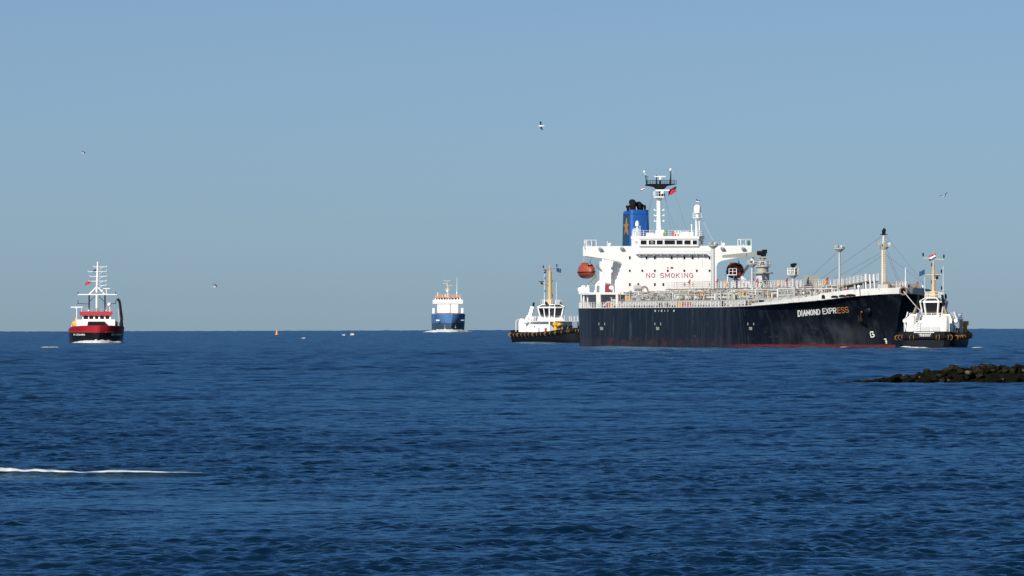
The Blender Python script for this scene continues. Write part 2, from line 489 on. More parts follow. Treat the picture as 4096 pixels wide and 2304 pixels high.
def place_letters(parent, text, fn, mat, w, wpx, hpx, gap=.3, widths=None):
    """each letter its own object; fn(a, b, layer) maps the line (a along 0..1, b up 0..1) to the surface"""
    adv = [(.35 if c in 'I1' else .55 if c == ' ' else 1.18 if c == 'M' else 1.0) for c in text]
    tot = sum(adv) + gap * (len(text) - 1); x = 0
    for c, ad in zip(text, adv):
        if c != ' ':
            V, Fc = letter_geo(c, w, wpx * ad / tot, hpx)
            P = [fn((x + v[0] * ad) / tot, v[1], v[2]) for v in V]
            me = bpy.data.meshes.new('letter'); me.from_pydata(P, [], Fc); me.materials.append(mat)
            o = bpy.data.objects.new('letter', me); col.objects.link(o); o.parent = parent
        x += ad + gap

class Ship:
    """Empty at the waterline; local x forward, y to port, z up"""
    def __init__(s, name, origin, heading):
        s.root = bpy.data.objects.new(name, None); col.objects.link(s.root)
        s.root.empty_display_size = 2
        s.root.location = origin
        s.root.rotation_euler = (0, 0, math.atan2(heading[1], heading[0]))
        s.M = Matrix.Translation(origin) @ Matrix.Rotation(math.atan2(heading[1], heading[0]), 4, 'Z')
        s.I = s.M.inverted()
        s.cam = s.I @ Vector((0, 0, CAMH))
    def lray(s, px, py):
        return s.I.to_3x3() @ ray(px, py)
    def front(s, px, py, x):
        d = s.lray(px, py); t = (x - s.cam.x) / d.x; p = s.cam + d * t
        return p.y, p.z
    def side(s, px, py, y):
        d = s.lray(px, py); t = (y - s.cam.y) / d.y; p = s.cam + d * t
        return p.x, p.z
    def F3(s, px, py, x):
        y, z = s.front(px, py, x); return Vector((x, y, z))
    def S3(s, px, py, y):
        x, z = s.side(px, py, y); return Vector((x, y, z))
    def w(s, p): return s.M @ Vector(p)

# ------------------------------------------------------------------ the sea: one curved, wave-covered sheet out past the horizon
def build_sea():
    rng = np.random.RandomState(11)
    rows = [100.0]
    while rows[-1] < 9500:
        d = rows[-1]
        k = 0.00068 * (1 + (d / 620.0) ** 1.35)
        k = min(k, 0.0075) if d > 138 else 0.0016
        rows.append(d * (1 + k))
    D = np.array(rows); nr = len(D)
    AZ = math.radians(13.0)
    AD = math.radians(4.15)                     # fine columns ahead, coarser ones to the sides
    wing = np.linspace(AD, AZ, 42)[1:]
    az = np.concatenate([-wing[::-1], np.linspace(-AD, AD, 388), wing]); nc = len(az)
    dd, aa = np.meshgrid(D, az, indexing='ij')
    X = dd * np.sin(aa); Y = dd * np.cos(aa)
    spacing = np.gradient(D)
    Z = np.zeros_like(X)
    # slow patchwork of gusts and slicks
    g = np.zeros_like(X)
    for i in range(10):
        lam = rng.uniform(25, 260); th = rng.uniform(0, math.pi); k = 2 * math.pi / lam
        g += np.cos(k * (X * math.cos(th) + 0.35 * Y * math.sin(th)) + rng.uniform(0, 6.28)) / math.sqrt(10)
    gust = np.clip(1.0 + 0.42 * g, 0.25, 2.0)
    slick = np.exp(-((X + 7.5) / 7.0) ** 2 - ((Y - 205) / 26.0) ** 2)
    slick += 0.7 * np.exp(-((X + 2.0) / 5.0) ** 2 - ((Y - 235) / 9.0) ** 2)
    gust = gust * (1 - 0.68 * np.clip(slick, 0, 1))
    wind = math.radians(99)      # waves run away to the left
    N = 120
    lams = np.exp(rng.uniform(math.log(0.28), math.log(9.0), N))
    # wavelets come in groups: steep ones side by side, easier water between
    grp = np.zeros_like(X)
    for i in range(26):
        lam = rng.uniform(.9, 5.0); th = rng.uniform(0, math.pi); k = 2 * math.pi / lam
        grp += np.cos(k * (.5 * X * math.cos(th) + .6 * Y * math.sin(th)) + rng.uniform(0, 6.28)) / math.sqrt(13)
    grp = np.clip(0.85 + 0.32 * grp, 0.35, 1.6)
    far = np.clip((dd - 160) / 1100.0, 0, 1)
    # a low crest is breaking along the near left; the water in front of it lies flatter
    cr_x = np.clip((-8.4 - X) / 1.0, 0, 1)
    calm = 1 - 0.9 * cr_x * np.exp(-((Y - 247.0) / 5.5) ** 2)
    for lam in lams:
        th = wind + rng.normal(0, 1.0 if lam < 1.4 else 0.6)
        k = 2 * math.pi / lam
        slope = 0.50 / math.sqrt(N) * 1.41
        fade = np.clip((lam / (spacing * 2.1)) - 0.35, 0, 1)[:, None]
        if fade.max() <= 0: continue
        last = int(np.max(np.nonzero(fade[:, 0] > 0)[0])) + 1
        w = 1.0 if lam < 0.55 else (0.55 / lam) ** (1.25 - 0.7 * far[:last])
        ph = k * (X[:last] * math.cos(th) + Y[:last] * math.sin(th)) + rng.uniform(0, 6.28)
        m = gust[:last] * (grp[:last] if lam < 1.6 else 1.0) if lam < 4 else 1.0
        Z[:last] += (slope / k * w * (1 + .9 * far[:last]) * fade[:last] * np.cos(ph)) * m
    Z = Z * calm
    # chop too short for the far rows still ruffles the skyline
    ff = np.clip((dd - 1500) / 1500.0, 0, 1)
    for i in range(10):
        lam = rng.uniform(9, 45); k = 2 * math.pi / lam
        Z += 0.085 * ff * np.cos(k * X + rng.uniform(0.2, 3.0) * Y + rng.uniform(0, 6.28))
    # longer, lower swell that still shows far out
    for i in range(14):
        lam = rng.uniform(18, 70); th = wind + rng.normal(0, 0.5); k = 2 * math.pi / lam
        fade = np.clip((lam / (spacing * 2.6)) - 0.35, 0, 1)[:, None]
        Z += 0.035 * fade * np.cos(k * (X * math.cos(th) + Y * math.sin(th)) + rng.uniform(0, 6.28))
    Z += 0.10 * cr_x * np.exp(-((Y - 250.3 - 0.5 * np.sin(X * .7)) / 0.55) ** 2)
    Z -= dd ** 2 / (2 * RE)
    global sea_z
    def sea_z(x, y):
        d = math.hypot(x, y); t = math.atan2(x, y)
        fi = float(np.interp(d, D, np.arange(nr))); fj = float(np.interp(t, az, np.arange(nc)))
        if d < D[0] or abs(t) > AZ: return -drop(d)
        i0, j0 = min(int(fi), nr - 2), min(int(fj), nc - 2); a, b = fi - i0, fj - j0
        return float((Z[i0, j0] * (1 - a) + Z[i0 + 1, j0] * a) * (1 - b) + (Z[i0, j0 + 1] * (1 - a) + Z[i0 + 1, j0 + 1] * a) * b)
    nv = nr * nc
    co = np.stack([X, Y, Z], axis=-1).reshape(-1, 3).astype(np.float32)
    idx = np.arange(nv).reshape(nr, nc)
    q = np.stack([idx[:-1, :-1], idx[:-1, 1:], idx[1:, 1:], idx[1:, :-1]], axis=-1).reshape(-1, 4).astype(np.int32)
    me = bpy.data.meshes.new('sea')
    me.vertices.add(nv); me.vertices.foreach_set('co', co.ravel())
    me.loops.add(q.size); me.loops.foreach_set('vertex_index', q.ravel())
    me.polygons.add(len(q)); me.polygons.foreach_set('loop_start', np.arange(0, q.size, 4, dtype=np.int32))
    me.polygons.foreach_set('use_smooth', np.ones(len(q), dtype=bool))
    me.update(calc_edges=True)
    print('SEA', nr, nc, len(q))
    me.materials.append(WATER)
    o = bpy.data.objects.new('sea', me); col.objects.link(o); tag(o, None, None, kind='structure')
    # the rest of the sea, beside and behind the view
    mb = MB()
    Dr = [2.0 * 1.16 ** i for i in range(60)]
    Dr = [d for d in Dr if d < 9500] + [9500.0]
    azs = np.linspace(AZ - .02, 2 * math.pi - AZ + .02, 90)
    for part in (0, 1):
        if part == 0: rr, cc = Dr, azs
        else: rr, cc = [d for d in Dr if d < 95] + [103.0], np.linspace(-AZ, AZ, 8)
        P = [(d * math.sin(t), d * math.cos(t), -d * d / (2 * RE) - .12) for d in rr for t in cc]
        n = len(cc)
        mb.add(P, [(i * n + j, i * n + j + 1, (i + 1) * n + j + 1, (i + 1) * n + j) for i in range(len(rr) - 1) for j in range(n - 1)])
    s2 = mb.build('open_water', WATER, o, smooth=True)
build_sea()

# ================================================================== THE TANKER
TH = math.radians(14.4)
tk = Ship('tanker', Vector((23.244, 1572.18, -0.18)), (math.sin(TH), -math.cos(TH)))
T = tk.root
tag(T, 'large black-hulled product tanker with white bridge, blue funnel and NO SMOKING lettering', 'tanker')

ZD_U = [-7, 120, 135, 145, 154, 162, 168, 172, 174, 176.2]
ZD_Z = [7.17, 7.17, 7.32, 7.64, 7.96, 8.36, 8.81, 9.05, 9.20, 9.32]
BD_U = [-7, 5, 15, 28, 120, 130, 140, 150, 160, 168, 172, 175, 176]
BD_V = [8.8, 12.2, 14.6, 16.1, 16.1, 16.0, 15.0, 13.0, 10.2, 7.5, 5.2, 2.2, 0.0]
BW_S = [0, .12, .25, .4, .55, .7, .82, .92, .97, 1.0]
BW_V = [16.1, 15.5, 14.2, 12.0, 9.4, 6.6, 4.2, 2.1, 1.0, 0.0]
def zdeck(u): return float(np.interp(u, ZD_U, ZD_Z))
def bdeck(u): return float(np.interp(u, BD_U, BD_V))
def stem(z):
    t = max(0.0, min(1.15, z / 9.3))
    return 171.5 + 4.5 * t ** 1.5
def half_beam(u, z):
    """half breadth of the hull at station u and height z"""
    if u <= 110:
        k = 1.0
        if u < 28:   # the run aft tucks in a little towards the water
            k = 1 - 0.05 * (1 - max(0, min(1, z / 7.2))) * (28 - u) / 35
        return bdeck(u) * k
    us = stem(z)
    s = (u - 110) / (us - 110)
    if s >= 1: return 0.0
    d = bdeck(110 + s * 66.0)
    w = float(np.interp(s, [0.15 + 0.85 * q for q in BW_S], BW_V))
    t = max(0.0, min(1.1, z / 9.3))
    return w + (d - w) * t ** 1.7
def hull_at(px, py, off=0.0):
    v = -16.0
    for i in range(120):
        u, z = tk.side(px, py, v)
        v = 0.8 * v - 0.2 * half_beam(min(u, 176), z)
    return u, -half_beam(u, z) - off, z

def tanker_hull():
    mb = MB()
    aft = list(np.linspace(-7, 110, 40)); fore = list(np.linspace(0, 1, 46) ** 0.8)
    levels = 15
    NS = len(aft) + len(fore) - 1
    for sgn in (-1, 1):
        P = []
        for j in range(levels):
            t = j / (levels - 1)
            for i in range(NS):
                if i < len(aft):
                    u = aft[i]; z = -2.5 + t * (zdeck(u) + 2.5)
                    P.append((u, sgn * half_beam(u, max(z, 0)), z))
                else:
                    s = fore[i - len(aft) + 1]
                    u = 110 + s * (stem(5) - 110)
                    for k in range(4):
                        z = -2.5 + t * (zdeck(u) + 2.5)
                        u = 110 + s * (stem(max(z, 0)) - 110)
                    P.append((u, sgn * half_beam(u, max(z, 0)), z))
        mb.add(P, [(j * NS + i, j * NS + i + 1, (j + 1) * NS + i + 1, (j + 1) * NS + i) for j in range(levels - 1) for i in range(NS - 1)])
    # transom
    mb.add([(-7, -8.8, -2.5), (-7, 8.8, -2.5), (-7, 8.8, 7.17), (-7, -8.8, 7.17)], [(0, 1, 2, 3)])
    bm_o = mb.build('hull', HULL, T, smooth=True)
    # main deck
    dk = MB(); us = list(np.linspace(-6.9, 175.8, 80))
    P = []
    for u in us:
        b = max(0.02, bdeck(u) - 0.05)
        P += [(u, -b, zdeck(u) - 0.06), (u, b, zdeck(u) - 0.06)]
    dk.add(P, [(2 * i, 2 * i + 1, 2 * i + 3, 2 * i + 2) for i in range(len(us) - 1)])
    dk.build('deck', DECKPAINT, T)
    # gunwale bar: the rusty pale edge along the top of the shell
    for sgn in (-1, 1):
        gb = MB()
        pts = [Vector((u, sgn * (bdeck(u) + 0.02), zdeck(u))) for u in np.linspace(-7, 150, 60)]
        gb.path(pts, 0.09, 4)
        gb.build('gunwale', WHITE_RUST, T)
tanker_hull()

def bulwark():
    """white bulwark round the bow, with cut-out fairleads shown as dark openings"""
    us = list(np.linspace(136, 170, 34)) + list(np.linspace(170.5, 175.95, 18))
    def top(u):
        return zdeck(u) + float(np.interp(u, [136, 150, 159.5, 160.5, 168, 172, 176], [0.42, 0.62, 0.85, 1.15, 1.16, 1.12, 1.0]))
    mb = MB()
    for sgn in (-1, 1):
        P = []
        for u in us:
            b = bdeck(u)
            flare = 0.12
            P += [(u, sgn * b, zdeck(u) + 0.004), (u + 0.25 * (u > 165) * (u - 165) / 11, sgn * (b + flare * (u < 175.5)), top(u)),
                  (u + 0.25 * (u > 165) * (u - 165) / 11, sgn * max(0.0, b + flare - 0.2), top(u)), (u, sgn * max(0.0, b - 0.16), zdeck(u) + 0.004)]
        n = len(us)
        mb.add(P, [(4 * i + a, 4 * i + 4 + a, 4 * i + 4 + (a + 1) % 4, 4 * i + (a + 1) % 4) for i in range(n - 1) for a in range(3)])
    mb.build('bulwark', WHITE_RUST, T, smooth=True)
    # fairlead openings in the starboard bulwark
    for (x0, y0, x1, y1) in ((3299, 1179, 3310, 1194), (3337, 1182, 3362, 1190), (3366, 1179, 3391, 1187), (3397, 1176, 3423, 1185)):
        a = hull_at((x0 + x1) / 2, (y0 + y1) / 2)
        w = (x1 - x0) / 24.0 / 0.5; h = (y1 - y0) / 23.0
        m = MB()
        u0, z0 = a[0], a[2]
        half = 0.5 * (x1 - x0) / 13.0
        pts = []
        for k in range(13):
            t = math.pi * k / 12
            pts.append((u0 - half * math.cos(t), z0 - h / 2 + h * math.sin(t) ** 0.6))
        P = []
        for (uu, zz) in pts:
            P.append((uu, -(bdeck(uu) + 0.17), zz))
        for (uu, zz) in pts:
            P.append((uu, -(bdeck(uu) + 0.05), zz))
        n = len(pts)
        m.add(P, [tuple(range(n)), tuple(range(2 * n - 1, n - 1, -1))] + [(i, (i + 1) % n, n + (i + 1) % n, n + i) for i in range(n)])
        m.build('fairlead', SOOT, T)
    # bullnose at the stem
    bn = MB(); bn.ring((176.25, 0.0, 9.75), 0.62, 0.17, 'X', 18, 6)
    f = bn.build('bullnose', PIPE_C, T, smooth=True)
    pl = MB(); pl.lathe([(0.01, 0), (0.5, 0), (0.5, 0.12), (0.01, 0.12)], (176.12, 0, 9.75), 14, 'X'); pl.build('opening', SOOT, f)
bulwark()

def place_text(parent, name, text, fn, mat, bold=0.02):
    V, Fc = text_geo(text, bold)
    mb = MB(); mb.add([fn(a, b) for a, b in V], Fc)
    me = bpy.data.meshes.new(name); me.from_pydata(mb.v, [], mb.f); me.materials.append(mat)
    o = bpy.data.objects.new(name, me); col.objects.link(o); o.parent = parent
    return o

def hull_text(text, q, mat, w, gap=.3):
    """q: photo pixels of the lettering's corners (bl, br, tr, tl), laid on the curved shell"""
    c = [hull_at(*p) for p in q]
    def fn(a, b, lay):
        u = (c[0][0] * (1 - a) + c[1][0] * a) * (1 - b) + (c[3][0] * (1 - a) + c[2][0] * a) * b
        z = (c[0][2] * (1 - a) + c[1][2] * a) * (1 - b) + (c[3][2] * (1 - a) + c[2][2] * a) * b
        return (u, -half_beam(u, z) - 0.05 - .004 * lay, z)
    place_letters(T, text, fn, mat, w, abs(q[1][0] - q[0][0]), abs(q[0][1] - q[3][1]), gap)
hull_text('DIAMOND', [(3194, 1265), (3281, 1257), (3280, 1238), (3193, 1243)], LETTER, 0.17, .42)
hull_text('EXPR', [(3294, 1255.5), (3346, 1252), (3344, 1232), (3291, 1235.5)], LETTER, 0.17, .42)
hull_text('ESS', [(3353, 1252), (3396, 1249), (3393, 1228.5), (3350, 1231.5)], LETTER_RUST, 0.17, .42)
for x in (2407, 2631, 3003):
    hull_text('TUG', [(x - 6, 1319), (x + 6, 1319), (x + 6, 1309), (x - 6, 1309)], LETTER_DIM, 0.14)
    for sx in (-11, 12):
        mb = MB()
        u, v, z = hull_at(x + sx, 1296)
        mb.box(u - .09, u + .09, v - 0.05, v + 0.01, z - 0.2, z + 0.25)
        mb.build('tug_bracket', LETTER_DIM, T)
for x_, c_ in ((2622, '0'), (2636, '1'), (2648, '2'), (2660, '1'), (2673, '1'), (2697, '0')):
    hull_text(c_, [(x_ - 2, 1246), (x_ + 2, 1246), (x_ + 2, 1240), (x_ - 2, 1240)], LETTER, 0.2)

def hull_strokes(name, polyl, width, mat):
    """painted marks as thin raised strokes on the shell, from photo pixels"""
    mb = MB()
    for pl in polyl:
        pts = [Vector(hull_at(*p, off=0.05)) for p in pl]
        mb.path(pts, width, 4)
    mb.build(name, mat, T)
hull_strokes('bulb_mark', [[(3483, 1328), (3494, 1328), (3491, 1337), (3499, 1341), (3498, 1347), (3486, 1349), (3482, 1329)]], 0.09, LETTER)
hull_strokes('draught_marks', [[(3538, 1357), (3546, 1357)], [(3544, 1362), (3547, 1362)], [(3543, 1367), (3549, 1367)], [(3545, 1373), (3549, 1373)]], 0.09, LETTER)
# anchor, its bolster and the white run of scoured paint below it
u0, v0, z0 = hull_at(3462, 1243)
bo = MB(); bo.ball((u0 + 0.2, v0 + 0.55, z0 + .1), 1.0, (1.1, 0.68, .95), 16, 10)
bolster = bo.build('anchor_bolster', HULL, T, smooth=True)
u1, v1, z1 = hull_at(3452, 1268)
an = MB()
an.tube((u1 + .3, v1 - .45, z1 + 1.1), (u1, v1 - .40, z1 - .7), 0.16, 0.2, 8)
an.tube((u1 - .85, v1 - .35, z1 - .7), (u1 + .85, v1 - .35, z1 - .7), 0.22, 0.22, 8)
for sx in (-1, 1):
    an.tube((u1 + sx * .8, v1 - .4, z1 - .7), (u1 + sx * .95, v1 - .65, z1 + .55), 0.24, 0.05, 6)
anchor = an.build('anchor', ANCHOR, T, smooth=True)
an = MB(); an.cbox((u1 + .1, v1 - .3, z1 + .95), (1.1, 0.4, 0.3)); an.build('anchor_crown', LETTER_RUST, anchor)

# ---- superstructure -------------------------------------------------------------------------------------------------
UF = 26.0
def fp(px, py, u=UF): return tk.front(px, py, u)
def superstructure():
    # full front: bridge wings and accommodation block, one profile
    right_in = [fp(p, q) for p, q in ((2940, 1032), (2890, 1042.5), (2878, 1047), (2870, 1054), (2866, 1066))]
    left_in = [fp(p, q) for p, q in ((2493, 1068), (2489, 1056), (2482, 1049), (2470, 1045), (2420, 1035))]
    poly = [fp(2345, 985), fp(3007, 982), fp(3005, 1022)] + right_in + [fp(2866, 1169), fp(2493, 1169)] + left_in + [fp(2345, 1024)]
    m = MB(); m.prism(poly, 'X', 23.6, UF); front = m.build('bridge_front', WHITE, T)
    yl, _ = fp(2493, 1100); yr, _ = fp(2866, 1100)
    zb = fp(2600, 1169)[1]; zt = fp(2600, 985)[1]
    m = MB(); m.box(11.0, 23.6, yl + 0.004, yr - 0.004, zb, zt - 0.3); m.build('accommodation_block', WHITE, T)
    # vertical stiffeners, pipes and a ladder on the starboard side of the block
    for i, u in enumerate(np.linspace(11.4, 25.2, 14)):
        m = MB(); m.tube((u, yl - 0.06, zb + 0.1), (u, yl - 0.06, zt - 2.2 if u < 23 else zt - 3.6), 0.08 + 0.05 * (i % 3 == 0), None, 5)
        m.build('side_pipe', WHITE, T)
    m = MB()
    for du in (0, 0.5): m.tube((12.6 + du, yl - 0.25, zb), (12.6 + du, yl - 0.25, zt - 3), 0.05, None, 4)
    for k in range(16): m.tube((12.6, yl - 0.25, zb + .4 + .4 * k), (13.1, yl - 0.25, zb + .4 + .4 * k), 0.04, None, 4)
    m.build('ladder', WHITE, T)
    # floors between storeys on the open side
    # wheelhouse, with chamfered front corners
    z0 = zt - 0.01; z1 = fp(2600, 944)[1]
    yw0, yw1 = tk.front(2526, 960, 23.4)[0], tk.front(2815, 960, 25)[0]
    yc0, yc1 = fp(2556, 960)[0], fp(2792, 960)[0]
    plan = [(17.0, -4.2), (23.4, -4.2), (23.4, yw0), (24.9, yw0), (26.3, yc0), (26.3, yc1), (24.9, yw1), (23.4, yw1), (23.4, 4.2), (17.0, 4.2)]
    m = MB(); m.prism(plan, 'Z', z0, z1 - 0.55); wh = m.build('wheelhouse', WHITE, T)
    ym = 0.5 * (yw0 + yw1)
    plan2 = [(16.8 + (x - 16.8) * 1.015, ym + (y - ym) * 1.02) for x, y in plan]
    m = MB(); m.prism(plan2, 'Z', z1 - 0.55, z1); m.build('roof_fascia', WHITE, wh)
    # bridge windows: each a dark pane in a slightly proud frame
    def win(poly4, nrm, parent, mat=GLASS, fw=0.09, name='window'):
        """poly4: corners (bl, br, tr, tl) on the wall; nrm: outward"""
        n = Vector(nrm).normalized(); c = sum((Vector(p) for p in poly4), Vector()) / 4
        inner = [Vector(p) + n * 0.012 for p in poly4]
        mm = MB(); mm.add(inner + [p - n * 0.1 for p in inner], [(0, 1, 2, 3), (7, 6, 5, 4), (0, 4, 5, 1), (1, 5, 6, 2), (2, 6, 7, 3), (3, 7, 4, 0)])
        w = mm.build(name, mat, parent)
        fm = MB()
        for i in range(4):
            a, b = inner[i], inner[(i + 1) % 4]
            fm.tube(a + n * 0.02, b + n * 0.02, fw * 0.45, None, 4)
        fm.build('frame', WHITE, w)
        return w
    zb_, zt_ = fp(2600, 978.5)[1], fp(2600, 961)[1]
    for a, b in ((2562, 2587), (2594, 2621.5), (2626, 2652), (2657, 2701), (2705, 2731), (2736.5, 2763.5), (2770, 2789)):
        ya, yb = tk.front(a, 970, 26.3)[0], tk.front(b, 970, 26.3)[0]
        win([(26.3, ya, zb_), (26.3, yb, zb_), (26.3, yb, zt_), (26.3, ya, zt_)], (1, 0, 0), wh)
    for (pa, pb) in (((24.9, yw0), (26.3, yc0)), ((26.3, yc1), (24.9, yw1))):
        a = Vector((pa[0], pa[1], 0)); b = Vector((pb[0], pb[1], 0)); n = Vector((b.y - a.y, -(b.x - a.x), 0))
        p, q = a.lerp(b, 0.28), a.lerp(b, 0.78)
        win([(p.x, p.y, zb_ + .1), (q.x, q.y, zb_ + .1), (q.x, q.y, zt_ - .05), (p.x, p.y, zt_ - .05)], n, wh, GLASS_PALE)
    for u in (18.2, 20.0, 21.8):            # side windows, starboard and port
        for y, n in ((-4.2, -1), (4.2, 1)):
            win([(u - .7, y, zb_), (u + .7, y, zb_), (u + .7, y, zt_), (u - .7, y, zt_)], (0, n, 0), wh)
    # clear-view screen and sunblind strip
    m = MB(); m.ring((26.36, tk.front(2608, 970, 26.3)[0], 0.5 * (zb_ + zt_)), 0.2, 0.035, 'X', 16, 5); m.build('clear_view_screen', WHITE, wh)
    m = MB(); a = tk.front(2659, 956, 26.3)[0]; b = tk.front(2704, 956, 26.3)[0]; m.box(26.36, 26.44, a, b, zt_ + .12, zt_ + .3); m.build('awning_roll', CRANE, wh)
    # balcony ledge under the bridge windows, with rails
    a, b = fp(2541, 1014)[0], fp(2825, 1014)[0]; z = fp(2600, 1018)[1]
    m = MB(); m.box(UF + .003, UF + .75, a, b, z, z + 0.16); led = m.build('ledge', GREY, T)
    m = MB(); m.rail([(UF + .7, a, z + .16), (UF + .7, b, z + .16)], 1.0, 1.55, 0.02, 3); m.build('railing', WHITE, led)
    for k in range(10):
        m = MB(); m.cbox((UF + .3, a + (b - a) * (k + .5) / 10, z - .15), (0.6, .06, .3)); m.build('bracket', WHITE, led)
    # accommodation windows
    rows = [(1031, (2519, 2586, 2619, 2687, 2737, 2771, 2838), 8, 12), (1083, (2519, 2569, 2619, 2671, 2737, 2787, 2838), 8.0, 9.5),
            (1138, (2519, 2553, 2619, 2653, 2737, 2773, 2838), 8.0, 11.5)]
    for py, xs, w, h in rows:
        for px in xs:
            y0, zz = fp(px, py); hw = w / 2 / 20.7; hh = h / 2 / 20.7
            win([(UF, y0 - hw, zz - hh), (UF, y0 + hw, zz - hh), (UF, y0 + hw, zz + hh), (UF, y0 - hw, zz + hh)], (1, 0, 0), front, GLASS, 0.03)
    # NO SMOKING
    a0, z0_ = fp(2586, 1110.5); a1, z1_ = fp(2771, 1093)
    def fn(a, b, lay): return (UF + 0.02 + .004 * lay, a0 + (a1 - a0) * a, z0_ + (z1_ - z0_) * b)
    place_letters(front, 'NO SMOKING', fn, REDSIGN, .14, 185, 17.5, .62)
    y, z = fp(2671, 1071); m = MB(); m.prism([(y - .2 * math.cos(t), z + .12 * math.sin(t)) for t in np.linspace(0, 2 * math.pi, 10, endpoint=False)], 'X', UF + .003, UF + .05); m.build('emblem', CRANE, front)
    y, z = fp(2687, 1071); m = MB(); m.box(UF + .003, UF + .05, y - .25, y + .25, z - .17, z + .17); m.build('notice_plate', REDSIGN, front)
    # floodlights under the wings
    for px, py in ((2397, 993), (2484, 991), (2886, 991), (2969, 991)):
        y, z = fp(px, py); m = MB(); m.cbox((UF + .35, y, z - .1), (0.5, .6, .4), 0, 0.5); m.tube((UF, y, z + .2), (UF + .35, y, z - .1), .08); m.build('floodlight', GREY, front)
    # wing-end rails and lamps
    for p0, p1, py in ((2349, 2386, 985), (2964, 3006, 982)):
        ya, yb = fp(p0, py)[0], fp(p1, py)[0]; zz = fp(p0, py)[1]
        m = MB(); zt2 = zz + 1.1
        for y in (ya, yb, 0.5 * (ya + yb)):
            for u in (23.9, 25.8): m.tube((u, y, zz), (u, y, zt2), .06, None, 5)
        for u in (23.9, 25.8): m.tube((u, ya, zt2), (u, yb, zt2), .06, None, 5)
        for y in (ya, yb): m.tube((23.9, y, zt2), (25.8, y, zt2), .06, None, 5)
        m.box(23.8, 25.9, ya - .05, yb + .05, zt2 + .05, zt2 + .12)
        m.build('wing_shelter', WHITE, T)
    y, z = fp(2342, 978); m = MB(); m.cbox((25.5, y + .2, z - .3), (.5, .5, 1.0)); m.ball((25.5, y + .2, z + .4), .25); m.build('side_lamp', GREY, T)
    y, z = fp(2998, 972); m = MB(); m.cbox((25.5, y, z - .1), (.5, .35, .9)); m.build('side_lamp', GREEN, T)
    for px in (2440, 2896):
        y, z = fp(px, 984); m = MB(); m.tube((25, y, z), (25, y, z + .5), .12); m.ball((25, y + .25, z + .35), .28); m.tube((25.2, y - .3, z), (25.2, y - .3, z + .9), .05); m.build('wing_compass', WHITE, T)
    m = MB()
    ztop = fp(2450, 985)[1]
    # monkey island: rails and small gear on the wheelhouse roof
    zr = fp(2600, 944)[1]
    yA, yB = fp(2532, 944)[0], fp(2812, 944)[0]
    m = MB(); m.rail([(23.6, yw0 + .1, zr), (24.9, yw0 + .1, zr), (26.1, yA + .8, zr), (26.1, yB - .8, zr), (24.9, yw1 - .1, zr), (23.6, yw1 - .1, zr)], 1.05, 1.2, 0.03, 3, 0.045)
    m.build('roof_railing', WHITE, T)
    def roof(px, h, shape, mat, name, u=24.0, w=.35):
        y = tk.front(px, 935, u)[0]; m = MB()
        if shape == 'ball': m.tube((u, y, zr), (u, y, zr + h - w), .1); m.ball((u, y, zr + h - w * .8), w)
        elif shape == 'cyl': m.lathe([(w, 0), (w, h * .8), (w * .6, h)], (u, y, zr), 10)
        elif shape == 'box': m.cbox((u, y, zr + h / 2), (w, w * 1.6, h))
        elif shape == 'ring': m.ring((u, y, zr + h * .6), w, .09, 'X', 14, 5); m.cbox((u - .1, y, zr + h * .35), (.1, .15, h * .7))
        m.build(name, mat, T, smooth=True)
    roof(2651, 1.15, 'ball', WHITE, 'magnetic_compass', w=.42)
    roof(2664, 1.2, 'cyl', GREEN, 'green_locker', w=.5)
    roof(2696, .9, 'box', REDSIGN, 'red_locker', w=.5)
    roof(2708, 1.1, 'ring', WHITE, 'life_ring', u=26.0, w=.33)
    roof(2719, 1.1, 'ring', WHITE, 'life_ring', u=26.0, w=.33)
    roof(2738, .85, 'box', WHITE, 'flag_locker', w=.9)
    roof(2762, .7, 'box', WHITE, 'vent_box', w=.6)
    roof(2767, 2.2, 'ball', WHITE, 'searchlight', w=.18)
    roof(2600, .6, 'box', WHITE, 'cable_box', w=.8)
    # starboard cluster: small dome on its post, whip aerials
    y = tk.front(2549, 930, 24)[0]
    m = MB(); m.tube((24, y, zr), (24, y, zr + 1.9), .12); m.lathe([(.05, 0), (.33, .05), (.36, .5), (.3, .85), (.18, 1.05), (.02, 1.1)], (24, y, tk.front(2549, 906, 24)[1]), 14); m.build('small_radome', CLEANWHITE, T, smooth=True)
    for i, (px, pt) in enumerate(((2533, 915), (2537, 911), (2541, 914), (2545, 910), (2553, 912), (2560, 904))):
        y, zt3 = tk.front(px, pt, 24.2); m = MB(); m.tube((24.2, y, zr), (24.2, y, zt3), .1, .06, 5); m.build('aerial', WHITE, T)
    y, z = tk.front(2562, 906, 23); m = MB(); m.cbox((23, y, z), (.3, .5, .25)); m.build('horn', GREY, T)
superstructure()

